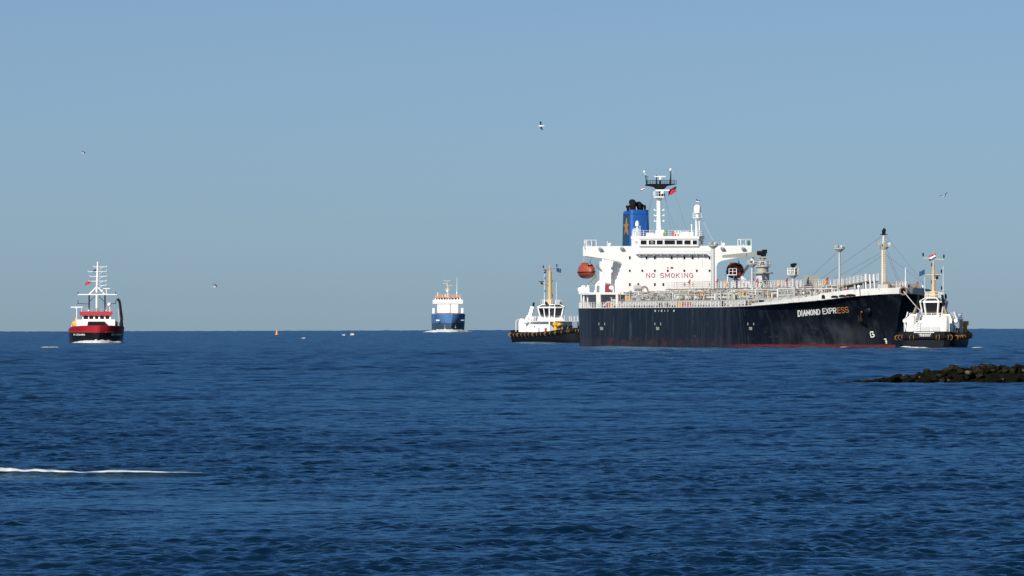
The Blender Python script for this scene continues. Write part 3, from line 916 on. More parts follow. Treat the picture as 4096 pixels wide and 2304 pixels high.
def funnel():
    u1, u0 = 5.0, -1.0
    def cs(z, y0, y1, ua, ub, r):
        pts = []
        for (cx, cy, a0) in ((ub - r, y1 - r, 0), (ua + r, y1 - r, 90), (ua + r, y0 + r, 180), (ub - r, y0 + r, 270)):
            for k in range(5):
                t = math.radians(a0 + 90 * k / 4); pts.append((cx + r * math.cos(t), cy + r * math.sin(t), z))
        return pts
    yb0, zb = tk.front(2521, 1000, u1); yb1 = tk.front(2603, 1000, u1)[0]
    yt0, zt = tk.front(2523, 839, u1); yt1 = tk.front(2598, 839, u1)[0]
    secs = [cs(15.5, yb0, yb1, u0 - .4, u1, .7), cs(zb, yb0, yb1, u0 - .4, u1, .7), cs(zt - .75, yt0 - .03, yt1 + .03, u0, u1 - .2, .7), cs(zt, yt0, yt1, u0, u1 - .2, .7)]
    n = 20; P = [p for s in secs for p in s]
    # slope the roof down a little aft
    P = [(p[0], p[1], p[2] - (.35 * max(0, (2.0 - p[0]) / 3.0) if i >= 3 * n else 0)) for i, p in enumerate(P)]
    m = MB(); m.add(P, [(j * n + i, j * n + (i + 1) % n, (j + 1) * n + (i + 1) % n, (j + 1) * n + i) for j in range(3) for i in range(n)] + [tuple(range(3 * n, 4 * n))])
    fo = m.build('funnel', FUNNEL, T, smooth=True)
    m = MB(); rim = [Vector((p[0] + (.04 if p[0] > 2 else -.04), p[1] + (.05 if p[1] > 0.6 else -.05), p[2] - .03)) for p in cs(zt - .75, yt0, yt1, u0, u1 - .2, .7)]
    m.path(rim + [rim[0]], .07, 4); m.build('rim_band', FUNNEL, fo)
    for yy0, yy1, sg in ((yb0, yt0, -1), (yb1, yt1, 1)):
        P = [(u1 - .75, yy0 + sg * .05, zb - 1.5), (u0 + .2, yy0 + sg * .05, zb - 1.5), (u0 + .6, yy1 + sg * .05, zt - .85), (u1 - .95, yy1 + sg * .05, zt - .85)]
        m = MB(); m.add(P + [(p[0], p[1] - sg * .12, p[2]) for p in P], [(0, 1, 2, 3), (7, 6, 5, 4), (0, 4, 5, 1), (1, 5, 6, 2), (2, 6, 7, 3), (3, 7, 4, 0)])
        m.build('side_overlay', FUNNEL_SIDE, fo)  # thin sheet laid over each funnel side, a darker teal than the blue casing
    # orange star on the starboard side
    yS = (yb0 + yt0) / 2
    def sp(px, py):
        x, z = tk.side(px, py, yS - .05); return x, z
    cx, cz = sp(2506, 902); w = 2.0
    top = sp(2506, 870)[1]; bot = sp(2506, 941)[1]
    zc = lambda f: bot + (top - bot) * f
    star = [(0, 1), (.27, .64), (1.0, .62), (.46, .40), (.72, 0), (0, .2), (-.72, 0), (-.46, .40), (-1.0, .62), (-.27, .64)]
    lean = (yt0 - yb0) / (zt - zb)
    P = []
    for off in (.14, .05):
        for a, f in star:
            z = zc(f); P.append((cx + a * w * .95, yb0 + lean * (z - zb) - off, z))
    k = len(star)
    m = MB(); m.add(P + [(cx, yb0 + lean * (zc(.45) - zb) - .14, zc(.45))], [(i, (i + 1) % k, 2 * k) for i in range(k)] + [(i, k + i, k + (i + 1) % k, (i + 1) % k) for i in range(k)])
    m.build('star_emblem', STAR, fo)
    # exhaust uppers: bent black pipes
    def bend(px, ptop, pbase, r, uu, parent=fo):
        y, zt4 = tk.front(px, ptop, uu); m = MB()
        zb4 = zt - .2
        h = zt4 - zb4
        pts = [Vector((uu, y, zb4)), Vector((uu, y, zb4 + h - r * 1.9)), Vector((uu - .15 * r, y, zb4 + h - r * 1.2)), Vector((uu - .6 * r, y, zb4 + h - r * .95)), Vector((uu - 1.8 * r, y, zb4 + h - r * .9))]
        m.path(pts[:2], r * .8, 12)
        for a, b in zip(pts[1:-1], pts[2:]): m.tube(a, b, r * .95, r * .95, 12)
        m.ball(pts[1], r * .97); m.ball(pts[2], r * .97); m.ball(pts[3], r * .97)
        m.build('exhaust_pipe', SOOT, parent, smooth=True)
    bend(2533, 797, 838, .62, 3.2); bend(2558, 806, 838, .58, 2.4); bend(2512, 821, 838, .32, 3.4); bend(2579, 819, 838, .28, 2.6); bend(2524, 818, 838, .3, 1.5); bend(2568, 814, 838, .3, 1.0)
    # casing under the funnel
    m = MB(); m.box(-1.6, 10.9, -6.2, 6.2, 10.0, 16.2); m.build('engine_casing', WHITE, T)
funnel()

def radar_mast():
    U = 19.5
    def p(px, py, u=U): return tk.F3(px, py, u)
    zr = p(2637, 944).z
    y0 = p(2637, 944).y
    m = MB(); m.lathe([(1.15, 0), (.75, .55), (.48, 1.3), (.40, 3.0), (.34, 6.0), (.30, p(2637, 790).z - zr)], (U, y0, zr), 14); mast = m.build('mast', WHITE, T, smooth=True)
    for py in (840, 862, 884):
        z = p(2637, py).z; m = MB()
        for s in (-1, 1):
            m.tube((U, y0, z - .18), (U, y0 + s * .95, z), .13, .07, 6); m.tube((U, y0 + s * .95, z - .12), (U, y0 + s * .95, z + .22), .09, None, 6)
        m.build('yard_lamp', WHITE, mast)
    m = MB()
    for du in (.45, .8): m.tube((U - .1, y0 - du * .55, zr), (U - .1, y0 - du * .55, p(0, 800).z), .04, None, 4)
    for k in range(26): m.tube((U - .1, y0 - .25, zr + .35 * k), (U - .1, y0 - .44, zr + .35 * k), .03, None, 4)
    m.build('ladder', WHITE, mast)
    # lower platform with radar
    z = p(2637, 788).z
    m = MB(); m.cbox((U + .2, y0 - .15, z), (1.7, 1.6, .25)); m.cbox((U + .1, y0, z - .3), (.9, .9, .5)); plat = m.build('platform', WHITE, mast)
    m = MB(); m.rail([(U + 1, y0 - .95, z + .1), (U + 1, y0 + .6, z + .1)], 1.0, .6, .03, 2); m.rail([(U - .6, y0 - .95, z + .1), (U + 1, y0 - .95, z + .1)], 1.0, .6, .03, 2); m.build('railing', WHITE, plat)
    zz = p(2637, 761).z
    m = MB(); m.tube((U, y0, z), (U, y0, p(0, 757).z), .36, .3, 8); m.build('upper_pole', BLACK, mast)
    ya, yb = p(2618, 761).y, p(2673, 761).y
    m = MB(); m.cbox((U + .8, (ya + yb) / 2, zz), (.22, yb - ya, .26)); m.lathe([(.28, 0), (.3, .4), (.12, .55)], (U + .8, y0 + .35, zz - .7), 10); m.build('radar_scanner', CLEANWHITE, mast)
    m = MB(); m.ball((U + .6, y0 + .5, p(0, 776).z), .45, (1, 1, 1.3)); m.build('signal_horn', BLACK, mast, smooth=True)
    # black crosstree
    poly = [p(2583, 740), p(2590, 735), p(2700, 735), p(2704, 737), p(2665, 745), p(2652, 758), p(2628, 758), p(2617, 748), p(2585, 743)]
    m = MB(); m.prism([(q.y, q.z) for q in poly], 'X', U - .7, U + .7); xt = m.build('crosstree', BLACK, mast)
    m = MB(); a, b = p(2592, 735), p(2702, 735)
    for u in (U - .65, U + .65): m.rail([(u, a.y, a.z), (u, b.y, b.z)], p(0, 717).z - a.z, .72, .028, 2)
    m.build('railing', BLACK, xt)
    m = MB(); m.tube(p(2587, 738), p(2582, 700), .14, .07, 6); m.tube(p(2589, 735), p(2592, 705), .04, None, 4); m.tube(p(2579, 700), p(2590, 708), .05, None, 4); m.build('light_post', BLACK, xt)
    m = MB(); m.ball(p(2577, 687), .22); m.tube(p(2577, 687), p(2582, 700), .08); m.build('top_lamp', CLEANWHITE, xt)
    m = MB(); m.tube(p(2682, 735), p(2683, 682), .17, .07, 6); m.tube(p(2678, 735), p(2682, 700), .05, None, 4); m.build('light_post', BLACK, xt)
    m = MB(); m.ball(p(2682.5, 679), .22, (1, 1, 1.3)); m.build('top_lamp', CLEANWHITE, xt)
    m = MB(); m.tube(p(2693, 700), p(2693, 678), .035, None, 4); m.tube(p(2683, 702), p(2693, 700), .04, None, 4); m.build('whip_aerial', GREY, xt)
    m = MB(); c = p(2640, 706); a, b = p(2618, 706), p(2662, 706); m.cbox((U, c.y, c.z), (.2, b.y - a.y, .2)); m.build('radar_scanner', CLEANWHITE, xt)
    m = MB(); m.tube(p(2626, 735), p(2626, 700), .1, None, 6); m.tube(p(2641, 735), p(2641, 720), .16, None, 6); m.build('pedestal', BLACK, xt)
    m = MB(); m.ball(p(2642, 715.5), .3); m.build('radome', CLEANWHITE, xt, smooth=True)
    # stays and halyards
    m = MB()
    for a, b in (((2660, 775), (2684, 930)), ((2657, 790), (2700, 915)), ((2690, 745), (2750, 930)), ((2610, 755), (2580, 920)), ((2615, 780), (2595, 850))):
        m.tube(p(*a), p(*b, 22), .022, None, 3)
    m.build('stays', WIRE, mast)
radar_mast()

def satcom_mast():
    U = 24.2
    def p(px, py, u=U): return tk.F3(px, py, u)
    b = p(2790, 944)
    m = MB()
    for dy, du in ((-.4, .3), (.35, .3), (0, -.4)): m.tube((U + du, b.y + dy * 1.0, b.z), (U + du * .6, b.y + dy * .8, p(0, 872).z), .1, None, 6)
    for k in range(7): m.tube((U + .25, b.y - .38, b.z + .4 + .45 * k), (U + .25, b.y + .33, b.z + .4 + .45 * k), .04, None, 4)
    mo = m.build('dome_mast', WHITE, T)
    m = MB(); z = p(0, 871).z; m.lathe([(.3, -.3), (.92, 0), (.92, .1), (.3, .1)], (U, b.y, z), 12); pl = m.build('platform', WHITE, mo)
    m = MB()
    for k in range(9):
        t = 2 * math.pi * k / 8; q = (U + .88 * math.cos(t), b.y + .88 * math.sin(t), z + .1); m.tube(q, (q[0], q[1], q[2] + .95), .03, None, 4)
    m.ring((U, b.y, z + 1.05), .88, .03, 'Z', 16, 4); m.ring((U, b.y, z + .55), .88, .03, 'Z', 16, 4); m.build('railing', WHITE, pl)
    m = MB(); m.lathe([(.2, -.9), (.25, -.1), (.62, 0), (.68, .35), (.68, .95), (.60, 1.25), (.42, 1.48), (.2, 1.58), (.02, 1.6)], (U, b.y, p(0, 850).z), 18); m.build('satellite_dome', CLEANWHITE, mo, smooth=True)
    m = MB(); m.tube(p(2810, 880), p(2850, 960), .025, None, 3); m.build('stay', ROPE, mo)
satcom_mast()

# ---- boat deck aft, davits --------------------------------------------------------------------------------------------
def boat_deck():
    zt = tk.front(2600, 1169, UF)[1]
    us = list(np.linspace(-5, 25.6, 20))
    out = [(u, -(bdeck(u) - .25)) for u in us] + [(u, bdeck(u) - .25) for u in reversed(us)]
    m = MB(); m.prism(out, 'Z', zt - .42, zt - .006); m.build('boat_deck', WHITE, T)
    m = MB(); m.box(-2.5, 24.2, -9.6, 9.6, 7.12, zt - .43); m.build('deckhouse', GREY, T)
    for px in (2326, 2336, 2351, 2391, 2399, 2469):
        v = -14.2 if px < 2380 else -15.2
        u, z = tk.side(px, 1200, v)
        w = .16 if px < 2380 else .3
        m = MB(); m.tube((u, v, 7.1), (u, v, zt - .4), w, None, 8); m.build('pillar', WHITE_RUST, T, smooth=True)
    # winch gear on the boat deck corner
    for px, py, r in ((2321, 1158, .42), (2334, 1150, .4), (2347, 1157, .36)):
        q = tk.S3(px, py, -13.5); m = MB(); m.lathe([(r * .6, -.5), (r, -.42), (r, -.3), (r * .5, -.25), (r * .5, .25), (r, .3), (r, .42), (r * .6, .5)], q, 12, 'X'); m.cbox((q.x, q.y, (q.z + zt) / 2 - .1), (.7, .5, q.z - zt + .2)); m.build('winch', WHITE, T, smooth=True)
    m = MB(); m.rail([(u, -(bdeck(u) - .4), zt) for u in (16, 20, 25.3)], 1.05, 1.2, .03, 3); m.build('boat_deck_railing', WHITE, T)
    m = MB(); m.rail([(u, bdeck(u) - .4, zt) for u in (-4, 5, 15, 25.3)], 1.05, 1.4, .03, 3); m.build('boat_deck_railing', WHITE, T)
    q = tk.S3(2432, 1160, -14.0); m = MB(); m.cbox((q.x, q.y, zt + .7), (2.0, .5, 1.3)); m.build('liferaft_locker', REDSIGN, T)
    q = tk.S3(2446, 1155, -14.0); m = MB(); m.lathe([(.3, -.5), (.42, -.4), (.42, .4), (.3, .5)], (q.x, q.y, zt + .8), 12, 'X'); m.build('liferaft_canister', CLEANWHITE, T, smooth=True)
    # davits both sides
    for sgn, pts in ((-1, [(2368, 1062), (2386, 1085), (2400, 1106), (2397, 1140), (2395, 1170)]), (1, [(2976, 1062), (2962, 1080), (2948, 1103), (2958, 1130), (2968, 1168)])):
        for uu in (16.6, 22.4):
            P = [tk.F3(x, y, uu) for x, y in pts]
            dx = tk.front(2400, 1106, uu)[0] - tk.front(2400, 1106, 19)[0]
            P = [Vector((uu, v.y - dx, v.z)) for v in P]
            P[-1].z = zt
            m = MB()
            for a, b in zip(P[:-1], P[1:]): m.tube(a, b, .24, .28, 6)
            m.tube(P[2], (uu, P[2].y + sgn * 1.7, zt + 1.4), .17, None, 6); m.tube((uu, P[2].y + sgn * 1.7, zt + 1.4), (uu, P[2].y + sgn * 1.75, zt), .17, None, 6)
            m.tube((uu, P[2].y + sgn * 1.7, zt + 1.4), P[-2], .14, None, 6)
            m.build('davit', WHITE, T, smooth=True)
    m = MB(); y, z = tk.front(2920, 1098, 24); y2 = tk.front(2940, 1098, 24)[0]
    m.box(22.6, 25.2, y - .6, y2, z - .15, z); m.rail([(25.1, y - .5, z), (25.1, y2, z)], 1.1, .6, .05, 2, .06)
    for yy in (y - .4, y2 - .2): m.tube((24, yy, z), (24, yy - .3, zt), .09)
    m.build('embarkation_platform', WHITE, T)
boat_deck()

def lifeboat(u, y, z, label):
    """totally enclosed lifeboat: hull below the strake, canopy above"""
    e = bpy.data.objects.new('lifeboat', None); col.objects.link(e)
    e.matrix_world = tk.M @ Matrix.Translation((u, y, z))
    L = 3.7
    xs = [-1, -.93, -.8, -.6, -.3, 0, .3, .6, .8, .93, 1]
    def sec(t): return (1 - abs(t) ** 2.6) ** .6 if abs(t) < 1 else 0.04
    lo, up = MB(), MB()
    for mb, a0, a1, ry, rz, e2 in ((lo, 180, 360, 1.42, 1.30, .95), (up, 0, 180, 1.38, 1.75, .80)):
        P = []; n = 7
        for t in xs:
            w = max(.05, sec(t))
            for k in range(n):
                a = math.radians(a0 + (a1 - a0) * k / (n - 1)); c, s = math.cos(a), math.sin(a)
                P.append((t * L, ry * w * math.copysign(abs(c) ** e2, c), rz * (w ** .75) * math.copysign(abs(s) ** (e2 * 1.1), s)))
        mb.add(P, [(i * n + k, i * n + k + 1, (i + 1) * n + k + 1, (i + 1) * n + k) for i in range(len(xs) - 1) for k in range(n - 1)])
        mb.add(P[-n:], [tuple(range(n))]); mb.add(P[:n], [tuple(range(n))])
    lo.build('hull', DKORANGE, e); cn = up.build('canopy', ORANGE, e)
    m = MB(); pts = [Vector((t * L * 1.005, sg * 1.43 * max(.05, sec(t)), 0)) for sg in (1,) for t in xs] + [Vector((t * L * 1.005, -1.43 * max(.05, sec(t)), 0)) for t in reversed(xs)]
    m.path(pts + [pts[0]], .09, 5); m.build('rubbing_strake', BLACK, e)
    m = MB(); m.cbox((2.9, -.1, 1.12), (.35, .75, .34), 0, .6); m.build('hatch', SOOT, cn)
    m = MB(); m.cbox((-1.6, 0, 1.5), (1.3, .8, .6)); m.build('conning_cabin', ORANGE, cn)
    for x in (-2.6, 2.6):
        m = MB(); m.tube((x, 0, 1.2), (x, 0, 2.0), .12); m.tube((x, 0, 2.0), (x, 0.6 if y < 0 else -.6, 3.4), .03, None, 4); m.build('lifting_hook', PIPE_A, e)
    tag(e, label, 'lifeboat')
yl_, zl_ = tk.front(2357, 1088, 21.5); lifeboat(19.5, yl_, zl_, 'orange enclosed lifeboat in white davits behind the tanker bridge wing, fully sunlit')
yr_, zr_ = tk.front(2952, 1087, 21.5); lifeboat(19.5, yr_, zr_, 'orange enclosed lifeboat partly in shade between tanker bridge and grey hose crane')

# ---- cargo deck -----------------------------------------------------------------------------------------------------------
def cargo_deck():
    rnd = random.Random(3)
    # catwalk: level, then climbing to the forecastle
    cw = [(27.5, 10.72), (60, 10.78), (100, 10.72), (140, 10.70), (158.2, 11.62)]
    zc = lambda u: float(np.interp(u, [c[0] for c in cw], [c[1] for c in cw]))
    m = MB()
    for a, b in zip(cw[:-1], cw[1:]):
        m.add([(a[0], -1.1, a[1]), (b[0], -1.1, b[1]), (b[0], 1.1, b[1]), (a[0], 1.1, a[1]), (a[0], -1.1, a[1] - .2), (b[0], -1.1, b[1] - .2), (b[0], 1.1, b[1] - .2), (a[0], 1.1, a[1] - .2)],
              [(0, 1, 2, 3), (7, 6, 5, 4), (0, 4, 5, 1), (1, 5, 6, 2), (2, 6, 7, 3), (3, 7, 4, 0)])
    walk = m.build('catwalk', PIPE_C, T)
    m = MB()
    for s in (-1.08, 1.08):
        m.rail([(u, s, z) for u, z in cw], 1.25, 60, .04, 3)
        for u in np.arange(28, 158, 2.35):
            w = rnd.uniform(.35, .8)
            z = zc(u); hh = rnd.uniform(1.2, 1.32)
            m.prism([(u - w / 2, z), (u + w / 2, z), (u + .06, z + hh), (u - .06, z + hh)], 'Y', s - .03, s + .03)
            if rnd.random() < .5:
                m.tube((u + 1, s, z), (u + 1, s, z + 1.25), .05, None, 4)
    m.build('catwalk_railing', WHITE_RUST, walk)
    # supports under the catwalk
    for i, u in enumerate(np.arange(31, 156, 5.2)):
        m = MB(); zb = zdeck(u) - .06
        for s in (-.95, .95): m.box(u - .12, u + .12, s - .1, s + .1, zb, zc(u) - .2)
        m.box(u - .1, u + .1, -3.6, 3.6, zb + 1.5, zb + 1.7)
        for s in (-3.5, 3.5): m.box(u - .1, u + .1, s - .1, s + .1, zb, zb + 1.7)
        if i % 2: m.tube((u, -.95, zb + .2), (u + 2.2, -.95, zc(u) - .3), .07, None, 4)
        m.build('catwalk_support', rnd.choice([PIPE_A, PIPE_B, WHITE_RUST]), T)
    # longitudinal cargo and service lines
    lines = [(-3.2, 9.35, .26), (-2.4, 9.0, .22), (-1.6, 9.6, .28), (-.5, 8.9, .24), (.6, 9.0, .3), (1.6, 9.05, .22), (2.6, 9.4, .28), (-3.9, 8.85, .2), (-4.6, 8.5, .16), (-1.0, 10.1, .14), (1.0, 9.95, .14), (-5.6, 9.0, .2), (-2.2, 10.25, .12), (-6.4, 8.7, .16), (-7.3, 9.3, .14)]
    for i, (v, z, r) in enumerate(lines):
        m = MB(); ua, ub = rnd.uniform(30, 40), rnd.uniform(132, 150)
        seg = list(np.arange(ua, ub, rnd.uniform(9, 14)))
        for a, b in zip(seg[:-1], seg[1:]):
            m.tube((a, v, z), (b, v, z), r, None, 8)
            m.tube((b - .12, v, z), (b + .12, v, z), r * 1.5, None, 8)
        m.build('cargo_pipe', [PIPE_A, PIPE_B, PIPE_A, GREY, PIPE_C][i % 5], T, smooth=True)
    # athwartship branches down to the tanks, with valves
    for i, u in enumerate(np.arange(34, 150, 2.1)):
        m = MB(); s = rnd.choice((-1, -1, 1)); z = rnd.uniform(8.5, 10.3); v1 = s * rnd.uniform(6.5, 12.5); r = rnd.uniform(.1, .2)
        m.tube((u, s * 1.5, z), (u, v1, z), r, None, 7); m.tube((u, v1, z + .05), (u, v1, zdeck(u)), r, None, 7)
        m.tube((u, v1 * .7, z), (u, v1 * .7, z + .75), r * .6, None, 6); m.ring((u, v1 * .7, z + .8), .28, .05, 'Z', 10, 4)
        m.build('branch_pipe', rnd.choice([PIPE_A, PIPE_B, PIPE_B, PIPE_C, GREY]), T, smooth=True)
    # small fittings crowding the deck: valve stands, short runs, elbows
    for i in range(290):
        u = rnd.uniform(32, 150); v = -rnd.uniform(3.5, bdeck(u) - 2.6); zb = zdeck(u) - .06; m = MB()
        r = rnd.uniform(.06, .15); h = rnd.uniform(1.2, 3.3); k = rnd.random()
        if k < .35:
            m.tube((u, v, zb), (u, v, zb + h), r, None, 6); m.ring((u, v, zb + h), .25, .05, 'Z', 8, 4); nm = 'valve_stand'
        elif k < .75:
            L_ = rnd.uniform(2, 7); m.tube((u, v, zb), (u, v, zb + h), r, None, 6); m.tube((u - r, v, zb + h), (u + L_, v, zb + h), r, None, 6); m.tube((u + L_ - r, v, zb + h), (u + L_ - r, v, zb), r, None, 6); nm = 'service_pipe'
        else:
            w = rnd.uniform(.4, .9); h *= .8; m.cbox((u, v, zb + h * .35), (w, w * .8, h * .7)); m.cbox((u, v, zb + h * .72), (w * 1.15, w * .95, .1)); nm = 'deck_box'
        m.build(nm, rnd.choice([PIPE_A, PIPE_A, PIPE_B, PIPE_C, PIPE_C, CRANE, GREY, WHITE_RUST, YELLOW if rnd.random() < .3 else PIPE_A]), T)
    # inclined stairs up to the catwalk
    for u, y in ((96, -3.4), (118, -3.2), (134, -3.4), (52, -3.6), (75, -6.5)):
        m = MB(); zb = zdeck(u); d = 3.2
        for s in (0, .8):
            m.tube((u, y + s - .4, zb), (u + d, y + s - .4, zc(u) - .2), .09, None, 4); m.tube((u - .1, y + s - .4, zb + 1), (u + d, y + s - .4, zc(u) + .8), .05, None, 4)
            for k in range(4): m.tube((u + d * k / 3.2, y + s - .4, zb + (zc(u) - zb) * k / 3.2), (u + d * k / 3.2, y + s - .4, zb + (zc(u) - zb) * k / 3.2 + 1), .04, None, 4)
        for k in range(9): m.cbox((u + d * (k + .5) / 9, y, zb + (zc(u) - zb) * (k + .5) / 9), (.25, .8, .05))
        m.build('deck_stair', WHITE_RUST, T)
    # tank hatches, vents, valve stands
    for i, u in enumerate(np.arange(38, 150, 6.4)):
        v = -rnd.uniform(8, 11.5); m = MB(); zb = zdeck(u)
        m.lathe([(.55, -.1), (.55, .75), (.68, .78), (.68, .9), (.1, 1.0)], (u, v, zb), 12); m.build('tank_hatch', rnd.choice([GREY, PIPE_B]), T, smooth=True)
        v2 = -rnd.uniform(4.8, 7); m = MB(); m.tube((u + 2.4, v2, zb), (u + 2.4, v2, zb + 2.1), .11, None, 7); m.lathe([(.12, 0), (.32, .1), (.32, .35), (.1, .5)], (u + 2.4, v2, zb + 2.0), 10); m.build('tank_vent', rnd.choice([WHITE_RUST, GREY, PIPE_A]), T, smooth=True)
    # manifold cluster amidships
    for i, u in enumerate(np.arange(80, 100, 2.0)):
        m = MB(); m.tube((u, -2, 8.9), (u, -13.2, 8.9), .26, None, 8); m.tube((u, -13.2, 8.9), (u, -13.5, 8.9), .42, None, 10); m.tube((u, -12, 8.9), (u, -12, 7.1), .16, None, 6)
        m.build('manifold_pipe', [PIPE_B, PIPE_A, PIPE_C][i % 3], T, smooth=True)
    # sloping grey side screen along the starboard edge, and its braces
    us = list(np.linspace(32, 152, 40)); P = []
    for u in us:
        b = bdeck(u); zb = zdeck(u); P += [(u, -(b - 1.3), zb + .45), (u, -(b - 2.3), zb + 1.2), (u, -(b - 2.42), zb + 1.18), (u, -(b - 1.42), zb + .4)]
    m = MB(); m.add(P, [(4 * i + a, 4 * i + 4 + a, 4 * i + 4 + (a + 1) % 4, 4 * i + (a + 1) % 4) for i in range(len(us) - 1) for a in range(4)])
    scr = m.build('spill_screen', GREY, T)
    for u in np.arange(34, 152, 3.4):
        b = bdeck(u); zb = zdeck(u); m = MB(); m.tube((u, -(b - .7), zb), (u + 1.6, -(b - 2.15), zb + 1.27), .07, None, 4); m.build('brace', CRANE, scr)
    m = MB(); m.path([Vector((u, -(bdeck(u) - 2.3), zdeck(u) + 1.23)) for u in us], .08, 4); m.build('top_rail', CRANE, scr)
    # ship's side railing: broad tapered stanchions
    for sgn in (-1, 1):
        m = MB()
        path = [(u, sgn * (bdeck(u) - .22), zdeck(u)) for u in list(np.linspace(-6.5, 26, 14)) + list(np.linspace(30, 135, 30))]
        for a, b in zip(path[:-1], path[1:]):
            for h in (.38, .72, 1.08): m.tube((a[0], a[1], a[2] + h), (b[0], b[1], b[2] + h), .028, None, 4)
        for u in np.arange(-6.3, 135, 1.75):
            y = sgn * (bdeck(u) - .22); z = zdeck(u); w = .30 if rnd.random() < .6 else .14
            m.prism([(u - w, z), (u + w * .4, z), (u + .06, z + 1.1), (u - .06, z + 1.1)], 'Y', y - .04, y + .04)
        m.build('side_railing', WHITE_RUST, T)
    # assorted deck clutter near the rail
    for i, (px, py, w, h, mt, nm) in enumerate(((2433, 1216, .9, .9, FIRE, 'hose_box'), (2446, 1218, .8, .7, YELLOW, 'bitts'), (2640, 1222, 1.2, .8, SOOT, 'bitts'), (2668, 1222, 1.0, .8, SOOT, 'bitts'), (2715, 1220, 1.2, .9, YELLOW, 'hose_reel'), (2735, 1220, 1., .9, FIRE, 'hose_box'),
                          (2757, 1220, .8, .9, FIRE, 'fire_box'), (2890, 1214, .9, 1., SOOT, 'bitts'), (2992, 1216, 1.1, .9, SOOT, 'bitts'), (3005, 1216, 1.1, .9, PIPE_C, 'bitts'), (3024, 1214, 1., .9, PIPE_C, 'bitts'), (3045, 1212, 1.2, .9, SOOT, 'bitts'), (3131, 1205, 1.3, 1.1, SOOT, 'roller_fairlead'),
                          (3190, 1199, .9, 1.3, YELLOW, 'roller_fairlead'), (3204, 1199, .9, 1.3, PIPE_C, 'roller_fairlead'))):
        u, z = tk.side(px, py, -15.2)
        b = bdeck(u) - .75; u, z = tk.side(px, py, -b); zb = zdeck(u) - .06
        m = MB()
        if nm in ('bitts', 'roller_fairlead'):
            for du in (-.45, .45): m.lathe([(.24, 0), (.24, h), (.32, h), (.32, h + .1), (.1, h + .14)], (u + du * w, -b, zb), 10)
            m.cbox((u, -b, zb + .1), (w * 1.6, .6, .2))
        else:
            m.cbox((u, -b, zb + h / 2), (w, .5, h)); m.cbox((u, -b, zb + h + .04), (w * 1.1, .6, .08))
        m.build(nm, mt, T)
    # grey locker / pump house
    ua, za = tk.side(2820, 1200, -7); ub, zb2 = tk.side(2940, 1170, -7)
    m = MB(); m.box(ua, ub, -7, -3.9, 7.1, zb2); m.box(ua - .1, ub + .1, -7.1, -3.8, zb2, zb2 + .1); m.build('pump_house', GREY, T)
    ua, za = tk.side(2570, 1205, -9.5); ub, _ = tk.side(2605, 1205, -9.5)
    for pa, pb in ((2500, 2516), (2522, 2532), (2538, 2560)):
        ua = tk.side(pa, 1190, -9.4)[0]; ub = tk.side(pb, 1190, -9.4)[0]
        m = MB(); m.box(ua, ub, -9.4, -8, 7.1, 9.5); m.build('deck_locker', YELLOW if pa == 2500 else GREY, T)
    # goose-neck vent and tank in front of the bridge
    y, z = tk.front(2550, 1152, 29); m = MB(); m.lathe([(.45, -.7), (.55, -.6), (.55, .6), (.45, .7)], (29, y, z), 14, 'Y'); m.tube((29, y, 7.1), (29, y, z), .35, None, 10); m.build('cooling_tank', GREY, T, smooth=True)
    pts = [tk.F3(a, b, 30) for a, b in ((2566, 1172), (2566, 1157), (2569, 1149), (2577, 1146), (2585, 1149), (2590, 1157), (2594, 1175))]
    m = MB(); m.path(pts, .16, 8); m.build('goose_neck', PIPE_C, T, smooth=True)
    # green valve stack, yellow drums
    u, z = tk.side(2940, 1170, -9); m = MB(); m.lathe([(.3, 0), (.45, .2), (.3, .5), (.45, .9), (.3, 1.2), (.5, 1.5), (.3, 2.0)], (u, -9, zdeck(u)), 10); m.build('valve_stack', GREEN, T, smooth=True)
    for px, py in ((2728, 1187), (2800, 1186), (2812, 1187)):
        u, z = tk.side(px, py, -8); m = MB(); m.lathe([(.35, 0), (.38, .1), (.38, .8), (.35, .9)], (u, -8, z - .4), 12); m.tube((u, -8, z - .4), (u, -8, 7.1), .1); m.build('drum', YELLOW, T, smooth=True)
    # red fire monitors standing on the catwalk
    for px in (2758, 2870, 3010, 3030, 3148, 3309):
        u, z = tk.side(px, 1132, -1.4); m = MB(); zz = zc(u)
        m.tube((u, -1.4, zz), (u, -1.4, zz + 1.35), .08, None, 6); m.tube((u - .8, -1.4, zz + 1.1), (u + .4, -1.4, zz + 1.6), .1, .13, 6); m.build('fire_monitor', FIRE, T)
    for px in (2905, 3118, 3300):
        u, z = tk.side(px, 1135, -1.3); m = MB(); m.ring((u, -1.3, zc(u) + .7), .38, .1, 'Y', 14, 5); m.build('life_ring', YELLOW, T)
cargo_deck()

def lamp_post(name, px, ptop, pbase, v, style, mat):
    u, zt = tk.side(px, ptop, v); zb = zdeck(u) - .06 if pbase is None else tk.side(px, pbase, v)[1]
    m = MB(); m.tube((u, v, zb), (u, v, zt - .5), .32 if style != 'thin' else .22, .24 if style != 'thin' else .17, 8)
    if style == 'lattice':
        for k in range(16): m.tube((u + .05, v - .42, zb + .6 * k), (u + .05, v + .1, zb + .6 * k), .03, None, 4)
        for s in (-.42,): m.tube((u + .05, v + s, zb), (u + .05, v + s, zt - .6), .05, None, 4)
    po = m.build(name, mat, T, smooth=True)
    m = MB(); m.lathe([(.2, -.8), (.95, -.2), (.95, -.1), (.2, -.1)], (u, v, zt - .3), 12); pl = m.build('platform', mat, po)
    if style != 'basket':
        for k in range(6):
            t = math.pi * 2 * k / 6 + .3; m = MB(); m.cbox((u + .8 * math.cos(t), v + .8 * math.sin(t), zt - .1), (.35, .35, .42), t, .4); m.build('floodlight', CRANE if k % 3 else PIPE_B, po)
    return u, v, zt, po
lamp_post('lamp_post', 2853, 972, 1172, -5.0, 'lattice', GREY)
